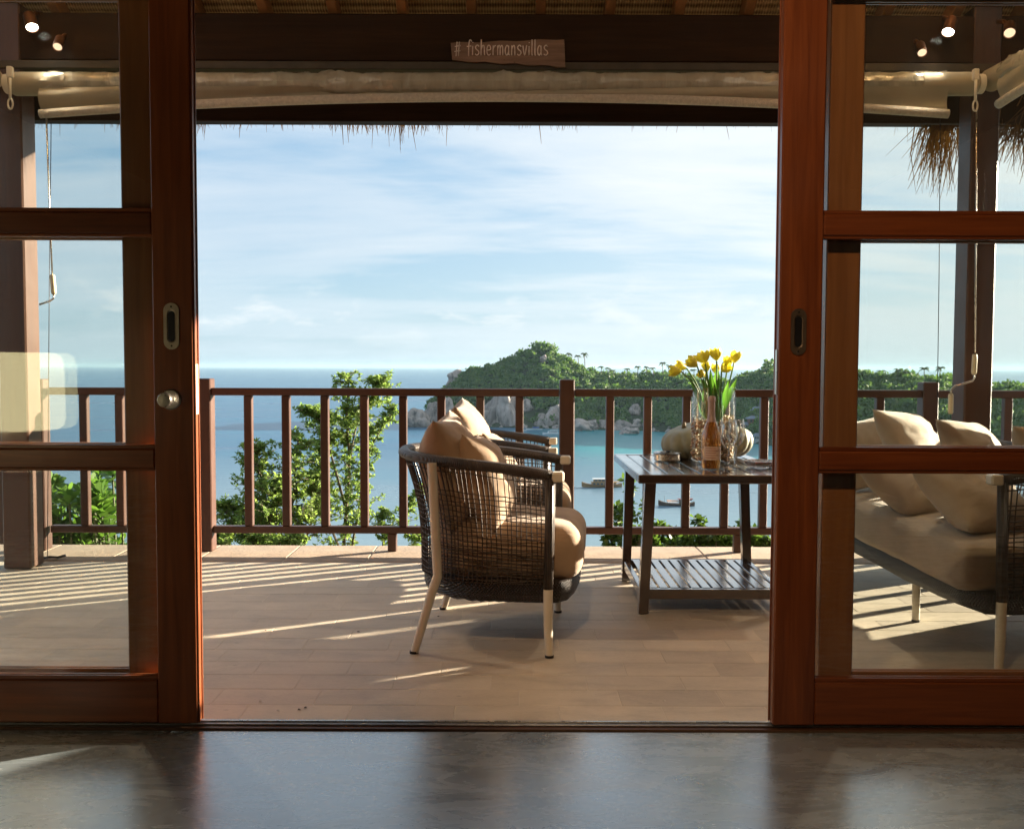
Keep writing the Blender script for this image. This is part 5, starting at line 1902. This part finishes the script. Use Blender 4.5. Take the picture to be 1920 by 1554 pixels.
# ------------------------------------------------------------ things on the table
MAT['clear'] = M_glass('thin clear glass', (0.96, 0.985, 0.98), 1.2, 0.0, 1.5)
MAT['wine_glass'] = M_glass('wine glass', (0.95, 0.965, 0.965), 1.0, 0.02, 2.3)
vx = at(1338, 800, 4.62).x
vase = thing('glass_vase', 'tall clear cylinder vase of pebbles holding yellow tulips', 'vase', (vx, 4.62, TZ))
R_ = .104
MB().lathe([(0, TZ + .001), (R_, TZ + .001), (R_, TZ + .365), (R_ - .0035, TZ + .366), (R_ - .004, TZ + .363), (R_ - .004, TZ + .02), (0, TZ + .018)], 48, c=(vx, 4.62, 0), cap0=False, cap1=False).build('outer_cylinder', MAT['clear'], vase, smooth=30, fix=False)
MB().lathe([(.060, TZ + .02), (.060, TZ + .34), (.057, TZ + .34), (.057, TZ + .02)], 40, c=(vx - .012, 4.62, 0), cap0=False, cap1=False).build('inner_cylinder', MAT['clear'], vase, smooth=30, fix=False)
# pebbles between the two cylinders
rp = np.random.default_rng(8)
bm = bmesh.new(); bmesh.ops.create_icosphere(bm, subdivisions=1, radius=1)
iv = np.array([v.co[:] for v in bm.verts]); iff = [tuple(v.index for v in f.verts) for f in bm.faces]
bm.free()
pb = MB()
for k in range(900):
    a = rp.random() * 2 * pi
    r = .066 + .031 * rp.random()
    if rp.random() < .75: r = .086 + .012 * rp.random()
    hmax = .195 + .012 * sin(a * 2) - .02 * (sin(a) < 0)
    z = TZ + .022 + (hmax) * rp.random()
    s_ = .007 + .005 * rp.random()
    sc3 = np.array([1, .85, .7]) * s_
    ang = rp.random() * 6
    vv = iv * sc3 * (1 + .12 * rp.normal(size=iv.shape))
    vv = np.stack([vv[:, 0] * cos(ang) - vv[:, 2] * sin(ang), vv[:, 1], vv[:, 0] * sin(ang) + vv[:, 2] * cos(ang)], 1)
    pb.add([tuple(q + np.array([vx - .006 + r * cos(a) * .98, 4.62 + r * sin(a) * .98, z])) for q in vv], iff)
m, t, out = mat_new('pebble filling')
g = t.add('ShaderNodeNewGeometry').outputs['Random Per Island']
princ(t, out, Base_Color=t.ramp(g, [(0, (0.28, 0.13, 0.05)), (.45, (0.48, 0.27, 0.12)), (.8, (0.55, 0.42, 0.27)), (1, (0.36, 0.33, 0.25))]), Roughness=.45)
tag(pb.build('pebbles', m, vase, smooth='all', fix=False), kind='stuff')
# tulips
MAT['tulip'] = M_leaf('yellow tulip petals', (0.70, 0.58, 0.05), (0.78, 0.72, 0.14), 0.25, 0.45, 8, 0.4)
MAT['stem'] = M_leaf('tulip stem', (0.10, 0.20, 0.05), (0.16, 0.27, 0.08), 0.15, 0.5, 8)
MAT['tleaf'] = M_leaf('tulip leaves', (0.06, 0.16, 0.025), (0.14, 0.28, 0.06), 0.40, 0.4, 6, 0.5)


def petal_mesh(mb, M_, ln, wd, openn, ang):
    def fn(u, v):
        s_ = (u - .5) * 2
        prof = sin(min(1, v * 1.02) * pi * .93 + .16) ** .75
        r = wd * (.18 + .95 * sin(min(v * 1.25, 1) * pi / 2) - openn * .35 * max(0, v - .45)) * .60
        r = max(r, .002)
        th_ = ang + s_ * 1.05 * (prof * .95 + .03)
        z = ln * (v - .04 * s_ * s_ * v)
        return tuple(M_ @ Vector((r * cos(th_), r * sin(th_), z)))
    mb.grid(fn, 7, 9)


def tulip(label, hx, hy, Y, base, d, ln=.058, wd=.040, seed=0, openn=.8):
    hd_ = at(hx, hy, Y)
    d = Vector(d).normalized()
    b0 = hd_ - d * ln * .5
    o = thing('tulip', label, 'flower', base, group='yellow tulips in the vase')
    mid = base.lerp(b0, .55) + Vector((0, 0, .045)) * (1 - d.z)
    st_ = spline([base, base.lerp(mid, .5) + Vector((0, 0, .012)), mid, b0], 14)
    MB().tube(st_, [.0042] * 10 + [.0038] * 4, 7).build('stem', MAT['stem'], o, smooth='all')
    M_ = Matrix.Translation(b0) @ d.to_track_quat('Z', 'Y').to_matrix().to_4x4() @ Matrix.Rotation(seed * 1.1, 4, 'Z')
    for k in range(6):
        pt = MB()
        petal_mesh(pt, M_, ln * (1 if k % 2 else .96), wd * (1.0 if k % 2 else .93), openn + .15 * sin(seed + k * 2), k * pi / 3)
        pt.build('petal', MAT['tulip'], o, smooth='all', fix=False)
    return o


TUL = []


def vb(dx, dy, z=.22): return Vector((vx + dx, 4.62 + dy, TZ + z))


TUL.append(tulip('lowest yellow tulip drooping furthest to the left', 1266, 696, 4.60, vb(-.03, -.01), (-1, -.1, .05), .060, .044, 1))
TUL.append(tulip('yellow tulip just above the lowest left one', 1276, 687, 4.66, vb(-.025, .02), (-1, .1, .25), .058, .042, 2))
TUL.append(tulip('wide yellow tulip left of centre leaning left', 1298, 680, 4.56, vb(-.02, -.03), (-.8, -.2, .55), .062, .046, 3))
TUL.append(tulip('yellow tulip behind the wide one left of centre', 1314, 671, 4.66, vb(-.01, .02), (-.5, .2, .75), .060, .044, 4))
TUL.append(tulip('upright narrow yellow tulip left of centre', 1322, 669, 4.60, vb(.0, .0), (-.05, 0, 1), .064, .036, 5))
TUL.append(tulip('tallest yellow tulip with open petals at the top', 1342, 664, 4.60, vb(.012, .0), (-.18, -.1, 1), .062, .050, 6, 1.3))
TUL.append(tulip('yellow tulip highest on the right side', 1379, 669, 4.60, vb(.035, .0), (.22, 0, 1), .060, .042, 7))
TUL.append(tulip('yellow tulip below the right hand one facing down', 1360, 690, 4.56, vb(.025, -.02), (.35, -.5, .4), .056, .044, 8))
TUL.append(tulip('yellow tulip behind the drooping right one', 1365, 678, 4.66, vb(.03, .02), (.1, .2, 1), .054, .040, 9))
TUL.append(tulip('small yellow tulip low in the middle of the leaves', 1324, 688, 4.66, vb(.0, .02), (-.1, .2, 1), .050, .036, 10))
TUL.append(tulip('half hidden yellow tulip low among the centre leaves', 1342, 692, 4.68, vb(.01, .03), (.0, .3, 1), .050, .036, 11))
TUL.append(tulip('little yellow bud low on the left of the leaves', 1316, 702, 4.58, vb(-.012, -.02), (-.6, -.3, .4), .040, .034, 12))
lv = [(1293, 700, 1318, 760, -.035), (1306, 730, 1322, 790, -.02), (1318, 700, 1330, 760, -.02), (1332, 690, 1334, 760, .0), (1345, 682, 1340, 750, .0), (1350, 700, 1338, 770, .01), (1330, 712, 1332, 790, -.01),
      (1382, 708, 1356, 765, .035), (1366, 712, 1350, 780, .03), (1358, 730, 1352, 790, .02), (1322, 715, 1325, 780, -.01), (1340, 715, 1340, 790, .0)]
for i, (x1, y1, x0, y0, dx) in enumerate(lv):
    Yl = 4.60 + .05 * sin(i * 2.1)
    tip, midp, bs = at(x1, y1, Yl), at(x0, y0, 4.62), vb(dx * .6, .01 * sin(i), .20)
    ax = spline([bs, midp.lerp(tip, .25), midp.lerp(tip, .65), tip], 10)
    rr = random.Random(i)
    fa = rr.uniform(-.9, .9)
    mb = MB()

    def lf_(u, v, ax=ax, fa=fa):
        k = v * 9
        i0 = min(int(k), 8)
        p = ax[i0].lerp(ax[i0 + 1], k - i0)
        w_ = .017 * (sin(pi * min(1, v * .97 + .10))) ** .8
        s_ = (u - .5) * 2
        side = Vector((cos(fa), sin(fa), 0))
        fw2 = Vector((-sin(fa), cos(fa), .1))
        return tuple(p + side * (s_ * w_) + fw2 * (.5 * w_ * s_ * s_))
    mb.grid(lf_, 5, 10)
    mb.build('leaf', MAT['tleaf'], TUL[(i * 5) % 12], smooth='all', fix=False)

# ribbed gourds behind the vase
MAT['gourd'] = M_plain('pale grey green gourd skin', (0.28, 0.295, 0.225), .55, 0, .14, 14, .2, 40)


def gourd(label, x, y, r, hgt, ribs, tilt, rz):
    o = thing('ribbed_gourd', label, 'gourd', (x, y, TZ), rz, 'ribbed gourds behind the vase')
    mb = MB()

    def fn(u, v):
        a = 2 * pi * u
        ph = -pi / 2 + pi * v
        rb = 1 - .13 * (1 - abs(sin(a * ribs / 2)) ** .7) * cos(ph) ** .4 if cos(ph) > 0 else 1
        dm = .22 * max(0, v - .72) / .28
        return (r * rb * cos(ph) ** .75 * cos(a) if cos(ph) > 1e-4 else 0, r * rb * (cos(ph) ** .75 if cos(ph) > 1e-4 else 0) * sin(a), hgt / 2 * sin(ph) * (1 - dm))
    mb.grid(fn, 96, 18, True)
    Mt = Matrix.Translation((0, 0, hgt * .49 + .004)) @ Matrix.Rotation(tilt, 4, 'Y')
    mb.v = [tuple(Mt @ Vector(p)) for p in mb.v]
    mb.build('body', MAT['gourd'], o, smooth='all', world=False, fix=False)
    st_ = MB().tube([tuple(Mt @ Vector(p)) for p in ((0, 0, hgt * .38), (.003, 0, hgt * .46), (.012, .004, hgt * .53))], [.014, .010, .009], 7)
    st_.build('stalk', MAT['bark'], o, smooth='all', world=False)


g1 = at(1290, 835, 4.88); g2 = at(1372, 835, 4.90)
gourd('pale ribbed gourd showing left of the glass vase', g1.x, 4.88, .140, .175, 11, -.35, .3)
gourd('pale ribbed gourd showing right of the glass vase', g2.x, 4.93, .115, .165, 10, .25, 1.2)

# bottle
bx = at(1333, 850, 4.37).x
bt = thing('wine_bottle', 'sparkling rose bottle with pink foil neck and pale label', 'bottle', (bx, 4.37, TZ))
m, t, out = mat_new('rose wine in bottle glass')
co = t.add('ShaderNodeTexCoord').outputs['Object']
b = princ(t, out, Base_Color=(0.80, 0.36, 0.08), Roughness=.03)
b.inputs['Transmission Weight'].default_value = .75
b.inputs['IOR'].default_value = 1.45
b.inputs['Coat Weight'].default_value = 1.0
b.inputs['Coat Roughness'].default_value = 0.02
MAT['rose'] = m
prof = [(0, .002), (.040, .002), (.0435, .008), (.0435, .135), (.042, .155), (.034, .185), (.022, .215), (.0165, .235), (.0155, .25)]
MB().lathe([(r, z + TZ) for r, z in prof], 36, c=(bx, 4.37, 0), cap0=False, cap1=False).build('body', MAT['rose'], bt, smooth=40)
MAT['foil'] = M_plain('pink gold foil', (0.42, 0.30, 0.26), .45, .35, .12, 60)
MB().lathe([(r, z + TZ) for r, z in [(.0225, .2145), (.0172, .236), (.0160, .262), (.0160, .305), (.0178, .308), (.0178, .322), (.015, .330), (.0, .332)]], 28, c=(bx, 4.37, 0), cap0=False, cap1=False).build('foil_neck', MAT['foil'], bt, smooth=30)
MAT['label'] = M_plain('pale pink paper label', (0.74, 0.58, 0.48), .7, 0, .08, 30)
lb = MB(); lb.grid(lambda u, v: (bx + .0442 * cos(-2.6 + 2.0 * u), 4.37 + .0442 * sin(-2.6 + 2.0 * u), TZ + .042 + .062 * v), 20, 2)
lbo = lb.build('label_paper', MAT['label'], bt, smooth='all', fix=False)
pr_ = MB()
for k in range(5):
    za = TZ + .052 + k * .0105
    pr_.grid(lambda u, v: (bx + .0445 * cos(-2.35 + (1.1 + .35 * ((k * 3) % 2)) * u), 4.37 + .0445 * sin(-2.35 + (1.1 + .35 * ((k * 3) % 2)) * u), za + .0028 * v), 12, 2)
pr_.build('label_print', M_plain('red brown print', (0.38, 0.12, 0.08), .7), lbo, fix=False)
nk = MB(); nk.grid(lambda u, v: (bx + .0300 * cos(-2.4 + 1.6 * u), 4.37 + .0300 * sin(-2.4 + 1.6 * u), TZ + .196 + .004 * v), 14, 2)


def wineglass(lab, x, y, r):
    o = thing('wine_glass', lab, 'glass', (x, y, TZ), group='empty wine glasses')
    bowl = [(.0045, .092), (.012, .098), (.028, .115), (r, .145), (r * 1.02, .165), (r * .92, .200), (r * .84, .222)]
    inn = [(a - .0018, b_ + .0010) for a, b_ in bowl[::-1]]
    MB().lathe([(a, TZ + b_) for a, b_ in bowl + inn], 36, c=(x, y, 0), cap0=False).build('bowl', MAT['wine_glass'], o, smooth='all', fix=False)
    MB().lathe([(a, TZ + b_) for a, b_ in [(0, .001), (.036, .001), (.036, .0025), (.012, .007), (.005, .016), (.0036, .05), (.0045, .092), (0, .093)]], 30, c=(x, y, 0), cap0=False, cap1=False).build('stem', MAT['stem_glass'], o, smooth='all')


MAT['stem_glass'] = M_glass('stem glass', (0.80, 0.83, 0.83), 1.0, 0.04, 3.0)
MAT['crystal'] = M_plain('crystal', (0.9, 0.92, 0.92), .05)
MAT['crystal'].node_tree.nodes['Principled BSDF'].inputs['Transmission Weight'].default_value = .92
wineglass('empty wine glass standing in front beside the bottle', at(1364, 876, 4.34).x, 4.33, .041)
wineglass('empty wine glass standing just right behind the first', at(1380, 874, 4.42).x, 4.43, .041)

# metal tin with lid
ax_ = at(1251, 855, 4.72).x
tn = thing('ashtray_tin', 'round brushed metal lidded ashtray near the left of the table top', 'ashtray', (ax_, 4.72, TZ))
MB().lathe([(0, TZ + .001), (.060, TZ + .001), (.064, TZ + .005), (.064, TZ + .034), (.0, TZ + .034)], 40, c=(ax_, 4.72, 0), cap0=False, cap1=False).build('bowl', MAT['steel'], tn, smooth=30)
MB().lathe([(.050, TZ + .0345), (.069, TZ + .0345), (.071, TZ + .040), (.062, TZ + .046), (.020, TZ + .040), (0, TZ + .039)], 40, c=(ax_, 4.72, 0), cap0=False, cap1=False).build('lid', MAT['steel'], tn, smooth=30)
MB().lathe([(.008, TZ + .0395), (.010, TZ + .050), (.0, TZ + .052)], 16, c=(ax_ + .004, 4.72, 0), cap0=False, cap1=False).build('lid_knob', MAT['dark_metal'], tn, smooth=30)

# cut glass dish
dx_ = at(1428, 866, 4.42).x
ds = thing('glass_dish', 'ridged cut glass ashtray beside the right sliding door edge', 'ashtray', (dx_, 4.44, TZ))


def dishfn(u, v):
    a = 2 * pi * u
    k = 1 + .05 * (abs(sin(a * 9)))
    prof = [(.030, .001), (.060, .002), (.074, .030), (.068, .031), (.050, .012), (.0, .010)]
    i = min(int(v * 5), 4)
    f = v * 5 - i
    r = prof[i][0] * (1 - f) + prof[i + 1][0] * f
    z = prof[i][1] * (1 - f) + prof[i + 1][1] * f
    return (dx_ + r * k * cos(a), 4.44 + r * k * sin(a), TZ + z)


MAT['cutglass'] = M_plain('cut glass', (0.85, 0.80, 0.80), .06)
MAT['cutglass'].node_tree.nodes['Principled BSDF'].inputs['Transmission Weight'].default_value = .8
MB().grid(dishfn, 72, 11, True).build('dish', MAT['cutglass'], ds, fix=False)
MB().box(dx_ - .035, dx_ + .045, 4.40, 4.46, TZ + .0125, TZ + .020, .003).build('coaster', M_plain('pink red card', (0.55, 0.16, 0.13), .6), ds)

# ------------------------------------------------------------ sofa
sf = woven_seat('sofa', 'long woven sofa with beige mattress cushion on the right', 'sofa', 2.02, 4.33, pi, .90, (-.90, .20, .90), None, MAT['fabric_sofa'], .705, .735, 22, .0032, .030)
gs = 'beige pillows on the sofa'
FS = MAT['fabric_sofa']
SP_ = [('large beige back pillow at the far end of the sofa', .60, .37, .19, 1712, 830, 4.80, radians(52), -34, 5),
       ('large beige back pillow in the middle of the sofa', .60, .37, .19, 1832, 856, 4.22, radians(54), -34, 5),
       ('beige back pillow cut off by the right picture edge', .58, .37, .19, 1972, 872, 3.75, radians(56), -34, 3),
       ('small beige pillow low at the far left end of the sofa', .44, .38, .15, 1618, 850, 4.95, radians(30), -16, -4),
       ('beige seat pillow lying slanted in the middle of the sofa', .50, .35, .19, 1712, 915, 4.32, radians(40), -56, 6),
       ('beige seat pillow slanted beside the near sofa arm', .48, .35, .19, 1832, 938, 3.80, radians(36), -54, 8)]
for i, (lab, w_, h_, th_, x, y, Y, rz, tl_, ro) in enumerate(SP_):
    p = at(x, y, Y)
    pillow('pillow', lab, w_, h_, th_, 10 + i, place(p.x, Y, p.z, rz, radians(tl_), radians(ro)), FS, gs)

# bits of debris on the deck
MAT['crumb'] = M_plain('pale crumb', (0.65, 0.60, 0.52), .8)
MAT['crumb_d'] = M_plain('dry leaf bit', (0.06, 0.045, 0.03), .8)
rd_ = random.Random(12)
for i, (x, y, dk_) in enumerate([(488, 1316, 0), (521, 1333, 0), (561, 1331, 1), (573, 1327, 1), (1114, 1188, 0), (1125, 1190, 0), (1358, 1196, 0), (822, 1156, 1), (1245, 1315, 0), (498, 1183, 1), (672, 1185, 1)]):
    p = fl(x, y)
    mb = MB()
    mb.add([(p.x + (.005 + .003 * rd_.random()) * cos(k * 1.256), p.y + .006 * sin(k * 1.256), .0012 + .0035 * rd_.random()) for k in range(5)] + [(p.x, p.y, .006)], [(k, (k + 1) % 5, 5) for k in range(5)] + [(4, 3, 2, 1, 0)])
    o = mb.build('debris', MAT['crumb_d' if dk_ else 'crumb'])
    tag(o, 'tiny dark bit of leaf litter on the deck tiles' if dk_ else 'tiny pale crumb on the deck tiles', 'debris', 'bits of dark litter on the deck' if dk_ else 'pale crumbs on the deck')

# ------------------------------------------------------------ haze
HZ = 6e-5
if HZ:
    m = bpy.data.materials.new('haze')
    m.use_nodes = True
    t = NT(m.node_tree)
    t.n.clear()
    out = t.add('ShaderNodeOutputMaterial')
    pv = t.add('ShaderNodeVolumePrincipled', {'Color': (0.34, 0.50, 0.62), 'Density': HZ, 'Anisotropy': 0.2})
    t.l.new(pv.outputs[0], out.inputs['Volume'])
    tag(MB().box(-30500, 30500, -30500, 30500, -45.5, 40).build('haze', m), kind='stuff')
